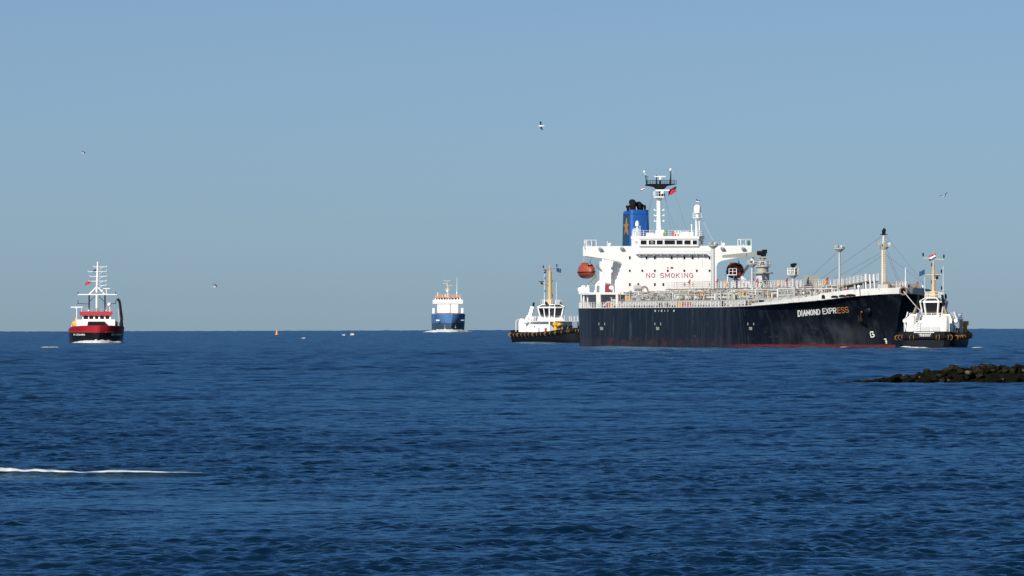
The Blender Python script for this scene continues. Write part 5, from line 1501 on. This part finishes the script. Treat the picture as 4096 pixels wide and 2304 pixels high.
# ================================================================== RED WORKBOAT
def red_boat():
    g = ground_at(385, 1930.0)
    s = Ship('workboat', g, (0.075, -0.997)); R = s.root
    tag(R, 'red and black workboat with white lattice mast coming head on', 'workboat')
    BX = 14.0
    p = lambda px, py, x=BX: s.F3(px, py, x)
    HM = two_tone('workboat_hull', 2.42, (0.30, 0.012, 0.022), (0.006, 0.007, 0.010), 0.1, 0.4)
    st = []
    for x, bd, bw, zd in ((-22, 5.6, 5.2, 3.3), (-18, 6.2, 6.0, 3.3), (0, 6.4, 6.3, 3.35), (9, 6.4, 6.0, 3.6), (14, 6.1, 5.2, 3.8), (17, 5.2, 3.9, 3.95), (19.3, 3.8, 2.2, 4.05), (20.6, 2.1, .9, 4.1), (21.2, .4, .05, 4.12)):
        sec = []
        for k in range(9):
            t = k / 8; z = -1 + (zd + 1) * t; f = max(0, z / zd) ** 1.3; sec.append((bw + (bd - bw) * f, z))
        st.append((x, sec))
    hull = loft_hull(st, HM, R)
    m = MB(); us = [(-21.8, 5.4), (-18, 6.0), (9, 6.2), (14, 5.9), (17, 5.0), (19.3, 3.6), (20.6, 1.9)]
    m.prism([(x, -b) for x, b in us] + [(x, b) for x, b in reversed(us)], 'Z', 2.5, 2.6); m.build('deck', DECKPAINT, R)
    # lettering on both bows
    def bow_text(sgn, text, a0, a1, mat):
        def fn(a, b):
            x = a0 + (a1 - a0) * a; z = 1.75 + .42 * b
            xs = [q[0] for q in st]; f = (z / 3.9) ** 1.3
            h = float(np.interp(x, xs, [q[1][0][0] + (q[1][-1][0] - q[1][0][0]) * f for q in st]))
            n = Vector((.5, sgn, 0)).normalized() * .07
            return (x + n.x, sgn * h + n.y, z)
        place_text(hull, 'name_lettering', text, fn, mat, .02)
    bow_text(-1, 'M.V. COEGAARD', 14.0, 19.0, LETTER); bow_text(1, 'M.V. COEGAARD', 19.0, 14.0, LETTER)
    # superstructure
    z0 = 2.6; z1 = p(385, 1278).z
    yl, yr = p(306, 1290).y, p(460, 1290).y
    yl, yr = min(yl, yr), max(yl, yr)
    m = MB(); m.box(2, BX, yl, yr, z0, z1); house = m.build('deckhouse', WHITE, R)
    a, b = p(352, 1295).y, p(418, 1295).y; za, zb = p(385, 1304).z, p(385, 1286).z
    m = MB(); m.prism([(a - .25, za - .4), (b + .25, za - .4), (b, zb), (a, zb)] if a < b else [(b - .25, za - .4), (a + .25, za - .4), (a, zb), (b, zb)], 'X', BX + .01, BX + 1.4); m.build('breakwater', BLACK, R)
    wl, wr = sorted((p(329, 1270).y, p(444, 1270).y)); z2 = p(385, 1262).z
    m = MB(); m.box(5, BX - .6, wl, wr, z1, z2); wh = m.build('wheelhouse', WHITE, R)
    for pa, pb in ((334, 352), (357, 373), (380, 393), (400, 416), (422, 437)):
        a, b = sorted((p(pa, 1270, BX - .6).y, p(pb, 1270, BX - .6).y)); zt, zb = p(385, 1263).z, p(385, 1276.5).z
        box_window(wh, (BX - .6, a, zb), (BX - .6, b, zb), (BX - .6, b, zt), (BX - .6, a, zt))
    for y in (wl, wr):
        for x in (6.5, 8.5, 10.5, 12.3):
            q = [(x - .7, y, z2 - 1.0), (x + .7, y, z2 - 1.0), (x + .7, y, z2 - .15), (x - .7, y, z2 - .15)]
            box_window(wh, *(q if y < 0 else [q[1], q[0], q[3], q[2]]))
    z3 = p(385, 1246).z
    m = MB(); m.prism([(wl - .25, z2), (wr + .25, z2), (wr + .45, z3), (wl - .45, z3)], 'X', 4.6, BX - .1); m.build('visor_roof', paint('visor_red', (0.42, 0.03, 0.04), .5, .1), wh)
    m = MB(); m.rail([(5, wl, z3), (BX - .4, wl, z3), (BX - .4, wr, z3), (5, wr, z3)], .8, 1.2, .03, 2); m.build('roof_railing', GREY, wh)
    # masts
    X = 9.0; q = lambda px, py: s.F3(px, py, X)
    for px in (356.5, 420):
        m = MB(); m.tube(q(px, 1247), q(px, 1180), .17, None, 8); m.build('mast_leg', BLACK, R)
    m = MB(); m.tube(q(311, 1178.5), q(467, 1178.5), .14, None, 6); bar = m.build('crossbar', CLEANWHITE, R)
    for a, b in (((385, 1149), (357, 1177)), ((391, 1149), (419, 1177))):
        m = MB(); m.tube(q(*a), q(*b), .15, None, 6); m.build('mast_brace', CLEANWHITE, R)
    for a, b in (((358, 1205), (384, 1184)), ((419, 1208), (396, 1186))):
        m = MB(); m.tube(q(*a), q(*b), .07, None, 5); m.build('mast_brace', BLACK, R)
    m = MB(); m.tube(q(387, 1170), q(391, 1047), .26, .16, 10); m.tube(q(387, 1232), q(387, 1180), .24, None, 8); mm = m.build('mast', CLEANWHITE, R, smooth=True)
    m = MB(); m.tube(q(388, 1300), q(388, 1232), .33, None, 6)
    for k in range(8): m.tube(q(382, 1235 + 8 * k), q(394, 1239 + 8 * k), .06, None, 4)
    m.build('lattice_mast', CRANE, R)
    for y, a, b in ((1068, 375, 427), (1087, 353, 426), (1106, 360, 427), (1125, 356, 426), (1142, 398, 425)):
        m = MB(); m.tube(q(a, y), q(b, y - 1), .065, None, 5); m.tube(q(b, y - 1), q(b, y - 8), .045, None, 4)
        if a < 380: m.tube(q(a, y), q(a - 1, y - 5), .06, None, 4)
        m.tube(q(391, y + 14), q((391 + b) / 2 + 3, y), .05, None, 4); m.build('yard', CLEANWHITE, mm)
        m = MB(); m.cbox(q(b, y - 9), (.18, .18, .22)); m.build('mast_lamp', CRANE, mm)
    m = MB(); m.tube(q(426, 1178), q(426, 1157), .1, None, 5); a = q(426, 1154); m.cbox((X, a.y, a.z), (.2, 1.6, .16)); m.ball(q(408, 1164), .3); m.build('radar_scanner', CLEANWHITE, R)
    for px in (312, 463):
        m = MB(); m.tube(q(px, 1178), q(px, 1168), .1, None, 5); m.build('nav_light', BLACK, bar)
        m = MB(); m.tube(q(px, 1215), q(px, 1202), .08, None, 4); m.tube(q(px, 1214), q(357 if px < 400 else 420, 1216), .06, None, 4); m.build('spreader', BLACK, R)
    m = MB(); m.tube(q(307, 1280), q(307, 1232), .09, None, 6); a, b = q(283, 1228), q(331, 1229); m.cbox(((a + b) / 2), (.25, abs(a.y - b.y), .2)); m.ball(q(307, 1232), .28); m.build('radar_scanner', CLEANWHITE, R)
    m = MB(); m.ball(q(437, 1218), .46); m.tube(q(438, 1226), q(438, 1247), .07, None, 5); m.build('radome', CLEANWHITE, R, smooth=True)
    m = MB(); m.ball(q(355, 1242), .25); m.ball(q(425, 1243), .22); m.build('roof_lamp', CLEANWHITE, R)
    # knuckle-boom crane folded upright on the port side
    X2 = 12.5; c = lambda px, py: s.F3(px, py, X2)
    m = MB(); m.tube((X2, c(486, 1300).y, 2.6), c(485, 1290), .5, .45, 10); cr = m.build('crane_base', BLACK, R, smooth=True)
    m = MB(); m.path([c(485, 1297), c(487, 1275), c(484, 1250)], .36, 8); m.build('crane_boom', BLACK, cr, smooth=True)
    m = MB(); m.path([c(484, 1250), c(480, 1215), c(476, 1199)], .32, 8); m.path([c(476, 1199), c(471, 1195), c(469, 1203)], .26, 8); m.build('crane_jib', BLACK, cr, smooth=True)
    m = MB(); m.tube(c(478, 1290), c(474, 1235), .16, None, 6); m.build('crane_ram', PIPE_A, cr)
    m = MB(); a, b = c(459, 1283), c(471, 1300); m.box(X2 - .6, X2 + .6, min(a.y, b.y), max(a.y, b.y), 2.6, a.z); m.build('crane_control', CRANE, R)
    # yellow davit reel on the starboard bow
    a = c(299, 1294); m = MB(); m.lathe([(.35, -.35), (.62, -.3), (.62, .3), (.35, .35)], (X2, a.y, a.z), 14, 'X'); m.tube((X2, a.y, 2.6), a, .3, None, 8); m.tube(a, c(305, 1268), .14, None, 6); m.build('yellow_davit', YELLOW, R, smooth=True)
    m = MB(); m.rail([(2, -5.9, 3.4), (BX, -6.0, 3.8)], .7, 1.5, .04, 2); m.build('bow_railing', GREY, R)
    flag(s, q(364, 1119), q(363, 1133), 1.35, (0, -1, -.3), [FLAGRED], 'red flag flying from the white mast of the red workboat')
    flag(s, q(386, 1076), q(386, 1085), .95, (0, -1, -.2), [WBLUE], 'dark blue flag high on the white mast of the red workboat')
    return s
redS = red_boat()

# ================================================================== BLUE COASTER
def blue_ship():
    g = ground_at(1793, 4250.0); g.z += .35
    s = Ship('cargo_ship', g, (0.03, -1.0)); R = s.root
    tag(R, 'distant blue cargo ship with white bridge coming head on', 'cargo ship')
    zd = s.front(1790, 1257, 40)[1]
    HM = two_tone('coaster_hull', 4.6, (0.06, 0.165, 0.35), (0.035, 0.075, 0.13), 0.45, 0.5)
    st = []
    for x, bd, bw in ((-50, 7.2, 6.0), (-44, 8.0, 7.6), (0, 8.1, 8.0), (30, 8.1, 7.6), (38, 8.0, 6.0), (43, 7.6, 3.8), (46.5, 6.4, 2.0), (49, 4.0, .9), (50.2, 1.2, .2)):
        sec = []
        for k in range(9):
            t = k / 8; z = -1 + (zd + 1) * t; f = max(0, z / zd) ** 1.15; sec.append((bw + (bd - bw) * f, z))
        st.append((x, sec))
    hull = loft_hull(st, HM, R)
    m = MB(); m.prism([(-49, -6.5), (-44, -7.7), (30, -7.8), (43, -7.3), (49, -3.6), (49, 3.6), (43, 7.3), (30, 7.8), (-44, 7.7), (-49, 6.5)], 'Z', zd - .9, zd - .8); m.build('deck', DECKPAINT, R)
    X = 34.0; p = lambda px, py, x=X: s.F3(px, py, x)
    zb = p(0, 1252).z
    def pbox(x0, x1, pa, pb, ya, yb, name, mat, parent=R):
        a, b = sorted((p(pa, 1200).y, p(pb, 1200).y)); m = MB(); m.box(x0, x1, a, b, p(0, yb).z, p(0, ya).z); return m.build(name, mat, parent)
    pbox(28, X, 1749.5, 1832, 1219, 1256, 'accommodation_block', CLEANWHITE)
    br = pbox(29, X + .6, 1731.5, 1851, 1204, 1219, 'bridge_deck', CLEANWHITE)
    wb = pbox(29.5, X + .2, 1740, 1843, 1193, 1204, 'wheelhouse', CLEANWHITE)
    for a, b in ((1744, 1750), (1753, 1761), (1763, 1772), (1774.5, 1783), (1785, 1792), (1795, 1803), (1805, 1815), (1818, 1827), (1831, 1838)):
        y0, y1 = sorted((p(a, 1200).y, p(b, 1200).y)); za, zc = p(0, 1203).z, p(0, 1197).z; xx = X + .2
        box_window(wb, (xx, y0, za), (xx, y1, za), (xx, y1, zc), (xx, y0, zc))
    pbox(29.2, X + .3, 1739, 1844, 1191, 1196.5, 'orange_band', paint('band_orange', (.62, .16, .05), .5, .15), wb)
    pbox(28, X, 1730, 1738, 1237, 1258, 'side_bulwark', CLEANWHITE); pbox(28, X, 1844, 1853, 1237, 1258, 'side_bulwark', CLEANWHITE)
    pbox(30, X - 1, 1779, 1788, 1184, 1192, 'roof_house', CLEANWHITE)
    z = p(0, 1191).z
    a, b = sorted((p(1741, 0).y, p(1842, 0).y))
    m = MB(); m.rail([(X, a, z), (X, b, z)], 1.1, 1.2, .07, 2); m.build('roof_railing', CREAM, wb)
    m = MB(); m.tube(p(1793, 1192), p(1792, 1150), .5, .35, 8); m.tube(p(1792, 1150), p(1788, 1124), .25, .12, 6); mast = m.build('mast', CREAM, R)
    for y, a, b in ((1124, 1778, 1800), (1135, 1775, 1790), (1144, 1786, 1808), (1156, 1783, 1797), (1178, 1782, 1798)):
        m = MB(); m.tube(p(a, y), p(b, y - 1), .16, None, 5); m.tube(p(a, y), p(a, y - 5), .14, None, 5); m.tube(p(b, y), p(b, y - 5), .14, None, 5); m.build('yard', CREAM, mast)
    m = MB(); a, b = p(1782, 1160), p(1798, 1160); m.cbox((a + b) / 2, (.4, 2.0, .3)); m.ball(p(1790, 1166), .6); m.build('radar_scanner', CLEANWHITE, mast)
    m = MB(); m.tube(p(1827.5, 1192), p(1828, 1110), .16, .06, 5); m.ball(p(1827.5, 1172), .35, (1, 1, 2)); m.build('whip_aerial', CLEANWHITE, R)
    m = MB(); m.tube(p(1751, 1192), p(1751, 1170), .13, None, 5); m.ball(p(1751, 1172), .3); m.build('aerial', CLEANWHITE, R)
    for px in (1745, 1770, 1800, 1812, 1838):
        m = MB(); m.tube(p(px, 1192), p(px, 1184), .35, None, 6); m.build('vent', CREAM, R)
    # hatch covers, fore rail, red inside of the bulwark
    m = MB(); m.box(-40, 26, -6.3, 6.3, zd - .8, zd + .2); m.build('hatch_cover', PIPE_A, R)
    m = MB()
    m.prism([(48.6, -3.4), (46.3, -6.0), (43, -7.1), (36, -7.4), (36, 7.4), (43, 7.1), (46.3, 6.0), (48.6, 3.4)], 'Z', zd - .7, zd + .45); m.build('forecastle', paint('bulwark_red', (.28, .05, .05), .6, .2, .3), R)
    for sg in (-1, 1):
        m = MB(); m.lathe([(.5, -.5), (.5, .5)], (45, sg * 3.2, zd + .5), 10, 'X'); m.build('windlass', CREAM, R)
        m = MB(); m.cbox((47.6, sg * 2.3, 3.0), (.7, 1.3, 1.9), sg * -.5); m.cbox((47.7, sg * 2.3, 2.2), (.8, 1.9, .5), sg * -.5); m.build('anchor', PIPE_C, R)
        m = MB(); m.cbox((45.6, sg * 6.35, 6.0), (2.0, .12, .55), sg * -.95); m.build('name_plate', LETTER, R)
    m = MB(); m.box(34.05, 34.6, -.06, .06, zd, p(0, 1204).z + 2.2); m.build('centre_pole', CREAM, R)
    return s
blueS = blue_ship()

# ================================================================== BUOY
gb = ground_at(1107, 3300.0)
be = bpy.data.objects.new('buoy', None); col.objects.link(be); be.location = gb; be.scale = (.62, .62, .6)
tag(be, 'small orange channel buoy on the far horizon', 'buoy')
BUOY = paint('buoy_orange', (0.80, 0.34, 0.05), .5, .1)
m = MB(); m.lathe([(.3, -1.0), (1.1, -.4), (1.15, .5), (.9, .7), (.3, .75)], (0, 0, 0), 16); m.build('float', BUOY, be, smooth=True)
m = MB(); m.lathe([(.62, .7), (.55, 1.6), (.38, 2.7), (.2, 3.0)], (0, 0, 0), 12); m.build('tower', BUOY, be, smooth=True)
m = MB(); m.tube((0, 0, 3), (0, 0, 3.3), .12); m.lathe([(.25, 3.25), (.28, 3.6), (.1, 3.75)], (0, 0, 0), 10); m.build('lantern', YELLOW, be, smooth=True)

# ================================================================== FOAM
def foam_ridge(name, pts, width, height, label, seed, kind='stuff', jag=.5, seg=None, sink=.03):
    """lumpy broken-water ridge along a path of world points"""
    rnd = random.Random(seed); mb = MB()
    tot = sum((b - a).length for a, b in zip(pts[:-1], pts[1:])); n = seg or 60
    path = []
    for i in range(n + 1):
        t = i / n * tot; acc = 0
        for a, b in zip(pts[:-1], pts[1:]):
            L = (b - a).length
            if acc + L >= t - 1e-6: path.append(a.lerp(b, (t - acc) / L)); break
            acc += L
    rows = 9; P = []
    for i, p in enumerate(path):
        t = i / n; env = min(1, 6 * t, 6 * (1 - t)) ** .7
        h = height(t) if callable(height) else height
        nz = noise.noise(Vector((p.x * .9 + seed, p.y * .9, 0)))
        for j in range(rows):
            a = math.pi * j / (rows - 1); w = width * (.55 + .45 * env)
            k = 1 + jag * noise.noise(Vector((i * .55 + seed * 3, j * .8, 1.3))) + jag * .6 * noise.noise(Vector((i * 1.7, j * 2.1, seed)))
            tdir = (path[min(n, i + 1)] - path[max(0, i - 1)]).normalized(); side = Vector((tdir.y, -tdir.x, 0))
            q = p + side * (w * math.cos(a)); q.z = max(q.z - .05, sea_z(q.x, q.y)) - sink
            P.append(q + Vector((0, 0, -.1 * h * (1 - env) + h * env * math.sin(a) * k * (1 + .35 * nz))))
    mb.add(P, [(i * rows + j, i * rows + j + 1, (i + 1) * rows + j + 1, (i + 1) * rows + j) for i in range(n) for j in range(rows - 1)])
    o = mb.build(name, FOAM, None, smooth=True); tag(o, label, 'foam', None, kind); return o
# bow wave of the red workboat: a chevron round the stem
foam_ridge('bow_wave', [redS.w((12, -6.6, 0)), redS.w((17, -4.8, 0)), redS.w((21.4, -1.5, 0)), redS.w((22.2, 0.2, 0)), redS.w((21.4, 1.8, 0)), redS.w((17, 5.0, 0)), redS.w((12, 6.8, 0))], .6, lambda t: .12 + .52 * math.sin(math.pi * t) ** 1.5, 'white bow wave along the red workboat', 1)
# bow wave of the blue ship: wide white moustache
foam_ridge('bow_wave', [blueS.w((36, -14.5, -.6)), blueS.w((44, -8.5, -.2)), blueS.w((50.5, -3, 0)), blueS.w((51.5, 0, 0)), blueS.w((50.5, 3, 0)), blueS.w((44, 8.5, -.2)), blueS.w((36, 12.5, -.6))], 1.0, lambda t: .55 + .75 * math.sin(math.pi * t), 'white bow wave spreading from the blue cargo ship', 2)
# water churned by the tugs
foam_ridge('wash', [tugB.w((-13.2, 4.2, 0)), tugB.w((-13.8, 1.5, 0)), tugB.w((-13.6, -1.0, 0))], .4, .17, 'white wash under the stern of the bow tug', 3)
foam_ridge('wash', [tugB.w((-6, -6.6, 0)), tugB.w((-4, -8.5, 0)), tugB.w((-2, -11.5, 0))], .3, .12, 'thin white wash to the side of the bow tug', 4)
foam_ridge('wash', [tk.w((168, -5.5, 0)), tk.w((165.5, -6.5, 0)), tk.w((163, -7.5, 0))], .25, .1, 'thin white wash along the tanker bow', 5)
foam_ridge('wash', [tugA.w((-12, -6.2, 0)), tugA.w((-4, -6.6, 0)), tugA.w((5, -6.4, 0))], .3, .12, 'faint wash along the stern tug', 6)
# long crest of foam close by
pts = []
for x in np.linspace(-24, -9.5, 30): pts.append(Vector((x, 250.2 + .5 * math.sin(x * .7), -.005)))
foam_ridge('foam_streak', pts, .10, lambda t: (.042 + .02 * math.sin(t * 23) + .012 * math.sin(t * 57)) * min(1, 5.5 * (1 - t) + .08), 'long thin white foam streak on the near water', 7, jag=.2, seg=170, sink=-.035)
# scattered whitecaps far out
for i, (px, d, L, h) in enumerate(((1375, 2900, 1.2, .45), (1409, 2950, 1.6, .55), (1214, 2300, 1.0, .3), (200, 1560, 4, .06))):
    g = ground_at(px, d); foam_ridge('whitecap', [g + Vector((-L / 2, 0, 0)), g + Vector((0, .4, 0)), g + Vector((L / 2, 0, 0))], .35, h + .12, 'small breaking whitecap on the open sea', 20 + i, seg=16)

# ================================================================== BREAKWATER OF BOULDERS
def breakwater():
    e = bpy.data.objects.new('breakwater', None); col.objects.link(e)
    DJ = 602.0; g0 = ground_at(3370, DJ); e.location = g0
    tag(e, 'low dark breakwater of wet seaweed-covered boulders', 'breakwater')
    def rockmat(name, a, b, c):
        m, nt, bs = principled(name); N, L = nt.nodes, nt.links
        tc = N.new('ShaderNodeTexCoord'); n = N.new('ShaderNodeTexNoise'); n.inputs['Scale'].default_value = 3.0; n.inputs['Detail'].default_value = 8
        L.new(tc.outputs['Object'], n.inputs['Vector']); r = N.new('ShaderNodeValToRGB'); r.color_ramp.elements[0].position = .35; r.color_ramp.elements[1].position = .68
        r.color_ramp.elements[0].color = a + (1,); r.color_ramp.elements[1].color = b + (1,); el = r.color_ramp.elements.new(.55); el.color = c + (1,)
        L.new(n.outputs['Fac'], r.inputs['Fac']); L.new(r.outputs['Color'], bs.inputs['Base Color'])
        bp = N.new('ShaderNodeBump'); bp.inputs['Strength'].default_value = .7; bp.inputs['Distance'].default_value = .08; L.new(n.outputs['Fac'], bp.inputs['Height']); L.new(bp.outputs['Normal'], bs.inputs['Normal'])
        bs.inputs['Roughness'].default_value = .8; bs.inputs['Specular IOR Level'].default_value = .08; return m
    DARK = rockmat('rock_weed', (.002, .0022, .0015), (.009, .0085, .004), (.0045, .005, .002))
    OLIVE = rockmat('rock_olive', (.005, .005, .0025), (.032, .029, .013), (.015, .015, .006))
    BROWN_ = rockmat('rock_brown', (.006, .005, .0035), (.040, .030, .019), (.018, .015, .009))
    PALE = rockmat('rock_pale', (.05, .047, .028), (.16, .14, .085), (.09, .085, .05))
    s_ = lambda px: (px - 3370) / 32700.0 * DJ          # metres along the ridge
    prof = [(3320, 0.1), (3420, .2), (3500, .36), (3540, .50), (3600, .58), (3650, .72), (3710, .95), (3750, 1.05), (3800, 1.12), (3850, 1.18), (3900, 1.22), (4100, 1.28), (4600, 1.45), (5600, 1.6)]
    H = lambda x: 1.08 * float(np.interp(x, [s_(a) for a, b in prof], [b for a, b in prof]))
    # core slope
    mb = MB(); xs = np.linspace(s_(3360), s_(5600), 110); rows = [(-3.2, -.5), (-2.3, .0), (-1.4, .42), (-.5, .8), (0, .95), (.8, .9), (2.5, .3), (4, -.5)]
    P = []
    for x in xs:
        for y, f in rows:
            k = .10 * noise.noise(Vector((x * 1.3, y * 1.6, 0)))
            P.append((x, y, (f * H(x) if f > 0 else f * .8) * .9 + k * min(1, H(x))))
    n = len(rows); mb.add(P, [(i * n + j, i * n + j + 1, (i + 1) * n + j + 1, (i + 1) * n + j) for i in range(len(xs) - 1) for j in range(n - 1)])
    mb.build('rubble_core', DARK, e, smooth=True)
    # boulder meshes shared by the copies
    protos = []
    for k in range(12):
        rk = random.Random(100 + k); bm = bmesh.new()
        for q in range(26):
            d = Vector((rk.uniform(-1, 1), rk.uniform(-1, 1), rk.uniform(-1, 1)))
            d = Vector([math.copysign(abs(c) ** .8, c) for c in d]).normalized() * rk.uniform(.8, 1.0)
            bm.verts.new((d.x, d.y * .85, d.z * .7))
        r_ = bmesh.ops.convex_hull(bm, input=bm.verts)
        bmesh.ops.delete(bm, geom=[g for g in r_['geom_interior'] if isinstance(g, bmesh.types.BMVert)], context='VERTS')
        bmesh.ops.bevel(bm, geom=bm.edges[:], offset=.05, segments=1, affect='EDGES', clamp_overlap=True)
        me = bpy.data.meshes.new('boulder'); bm.to_mesh(me); bm.free(); protos.append(me)
    meshes = {}
    rnd = random.Random(5)
    def boulder(x, y, z, r, mat, k=None):
        k = rnd.randrange(12) if k is None else k
        if (k, mat.name) not in meshes:
            me = protos[k].copy(); me.materials.append(mat); meshes[(k, mat.name)] = me
        o = bpy.data.objects.new('boulder', meshes[(k, mat.name)]); col.objects.link(o); o.parent = e
        o.location = (x, y, z); o.scale = (r * rnd.uniform(.9, 1.35), r * rnd.uniform(.8, 1.1), r * rnd.uniform(.75, 1.0)); o.rotation_euler = (rnd.uniform(-.25, .25), rnd.uniform(-.25, .25), rnd.uniform(0, 6.3))
    for i in range(260):
        x = s_(3350) + (s_(4700) - s_(3350)) * rnd.random() ** .9
        h = H(x); t = rnd.random()
        px = 3370 + x * 32700 / DJ
        if px > 3905 and t < .62 and rnd.random() < .82: t = .62 + .38 * rnd.random()      # smooth asphalt face further out
        y = -2.9 + 3.2 * t
        z = h * max(0, (t * 1.08) ** .8) * .90 - .03
        r = rnd.uniform(.16, .5) * (.45 + .55 * min(1, h))
        mat = rnd.choice([DARK, DARK, DARK, DARK, DARK, OLIVE, BROWN_])
        if t > .7 and rnd.random() < .4: mat = BROWN_ if rnd.random() < .5 else OLIVE
        boulder(x, y, z, r, mat)
    for px, py, r, mat in ((3868, 1486, .36, PALE), (3836, 1478, .34, BROWN_), (3968, 1466, .50, OLIVE), (3908, 1472, .3, BROWN_), (4050, 1470, .34, OLIVE), (4020, 1471, .28, OLIVE), (4000, 1514, .2, PALE), (3790, 1517, .16, PALE), (3706, 1480, .4, OLIVE), (3672, 1503, .12, PALE), (4090, 1478, .26, PALE), (3570, 1508, .45, DARK), (3508, 1520, .32, DARK), (3450, 1526, .22, DARK), (3418, 1524, .26, DARK), (3380, 1528, .16, DARK)):
        x = s_(px); z = (1530 - py) / 54.3; boulder(x, -1.9 if z < H(x) * .8 else -.4, z, r, mat)
breakwater()

# ================================================================== GULLS
def gull(px, py, dist, yaw, bank, flap, label, scale=1.0):
    r = ray(px, py); loc = Vector((0, 0, CAMH)) + r * (dist / r.y)
    mb = MB()
    xs = [(-.30, .015, 0), (-.22, .05, .0), (-.08, .085, -.01), (.06, .09, -.012), (.17, .065, 0), (.23, .052, .015), (.27, .045, .018), (.31, .02, .01), (.35, .006, .0)]
    P = []; n = 8
    for x, rr, dz in xs:
        for k in range(n):
            t = 2 * math.pi * k / n; P.append((x, rr * math.cos(t), dz + rr * .95 * math.sin(t)))
    mb.add(P, [(i * n + k, i * n + (k + 1) % n, (i + 1) * n + (k + 1) % n, (i + 1) * n + k) for i in range(len(xs) - 1) for k in range(n)] + [tuple(range(n)), tuple(range((len(xs) - 1) * n, len(xs) * n))])
    mb.prism([(-.24, -.03), (-.40, -.09), (-.42, 0), (-.40, .09), (-.24, .03)], 'Z', -.03, .03)
    for sg in (-1, 1):
        secs = [(.03, .12, -.08, 0.0), (.30, .16, -.05, .30 * flap[0 if sg < 0 else 1]), (.48, .10, -.08, .38 * flap[0 if sg < 0 else 1] + .0), (.70, -.05, -.16, .36 * flap[0 if sg < 0 else 1] - .05)]
        P = []
        for y, x0, x1, z in secs:
            P += [(x0, sg * y, z + .028), (x1, sg * y, z + .02), (x1, sg * y, z - .02), (x0, sg * y, z - .028)]
        mb.add(P, [(4 * i + a, 4 * i + (a + 1) % 4, 4 * i + 4 + (a + 1) % 4, 4 * i + 4 + a) for i in range(3) for a in range(4)] + [(0, 1, 2, 3), (12, 13, 14, 15)])
    o = mb.build('gull', GULL, None, smooth=False)
    rm = o.modifiers.new('union', 'REMESH'); rm.mode = 'VOXEL'; rm.voxel_size = .02
    bpy.context.view_layer.update()
    dg = bpy.context.evaluated_depsgraph_get(); me = bpy.data.meshes.new_from_object(o.evaluated_get(dg)); o.modifiers.clear(); o.data = me
    if not me.materials: me.materials.append(GULL)
    me.polygons.foreach_set('use_smooth', [True] * len(me.polygons))
    o.location = loc; o.rotation_euler = (bank, 0, yaw); o.scale = (scale,) * 3
    tag(o, label, 'gull', 'gulls over the sea'); return o
def gull_material():
    m, nt, b = principled('gull_plumage'); N, L = nt.nodes, nt.links
    tc = N.new('ShaderNodeTexCoord'); sp = N.new('ShaderNodeSeparateXYZ'); L.new(tc.outputs['Object'], sp.inputs['Vector'])
    ab = N.new('ShaderNodeMath'); ab.operation = 'ABSOLUTE'; L.new(sp.outputs['Y'], ab.inputs[0])
    r = N.new('ShaderNodeValToRGB'); r.color_ramp.elements[0].position = .09; r.color_ramp.elements[0].color = (.82, .82, .80, 1)
    r.color_ramp.elements[1].position = .13; r.color_ramp.elements[1].color = (.10, .09, .09, 1); e = r.color_ramp.elements.new(.5); e.color = (.02, .02, .025, 1)
    L.new(ab.outputs[0], r.inputs['Fac']); L.new(r.outputs['Color'], b.inputs['Base Color']); b.inputs['Roughness'].default_value = .8
    return m
GULL = gull_material()
gull(2165, 504, 760, math.radians(172), .25, (-.6, 1.0), 'gull with dark outstretched wings gliding high over open water', .8)
gull(3778, 785, 900, math.radians(60), -.3, (1.0, .8), 'pale gull flying above the bow tug mast', .8)
gull(335, 613, 1400, math.radians(30), .2, (.8, .8), 'tiny gull high above the red workboat')
gull(2791, 806, 1480, math.radians(150), .2, (.9, .9), 'tiny gull hovering over the white satellite dome')
gull(862, 1148, 1200, math.radians(20), .2, (.9, .9), 'tiny gull low over the sea right of the red workboat')
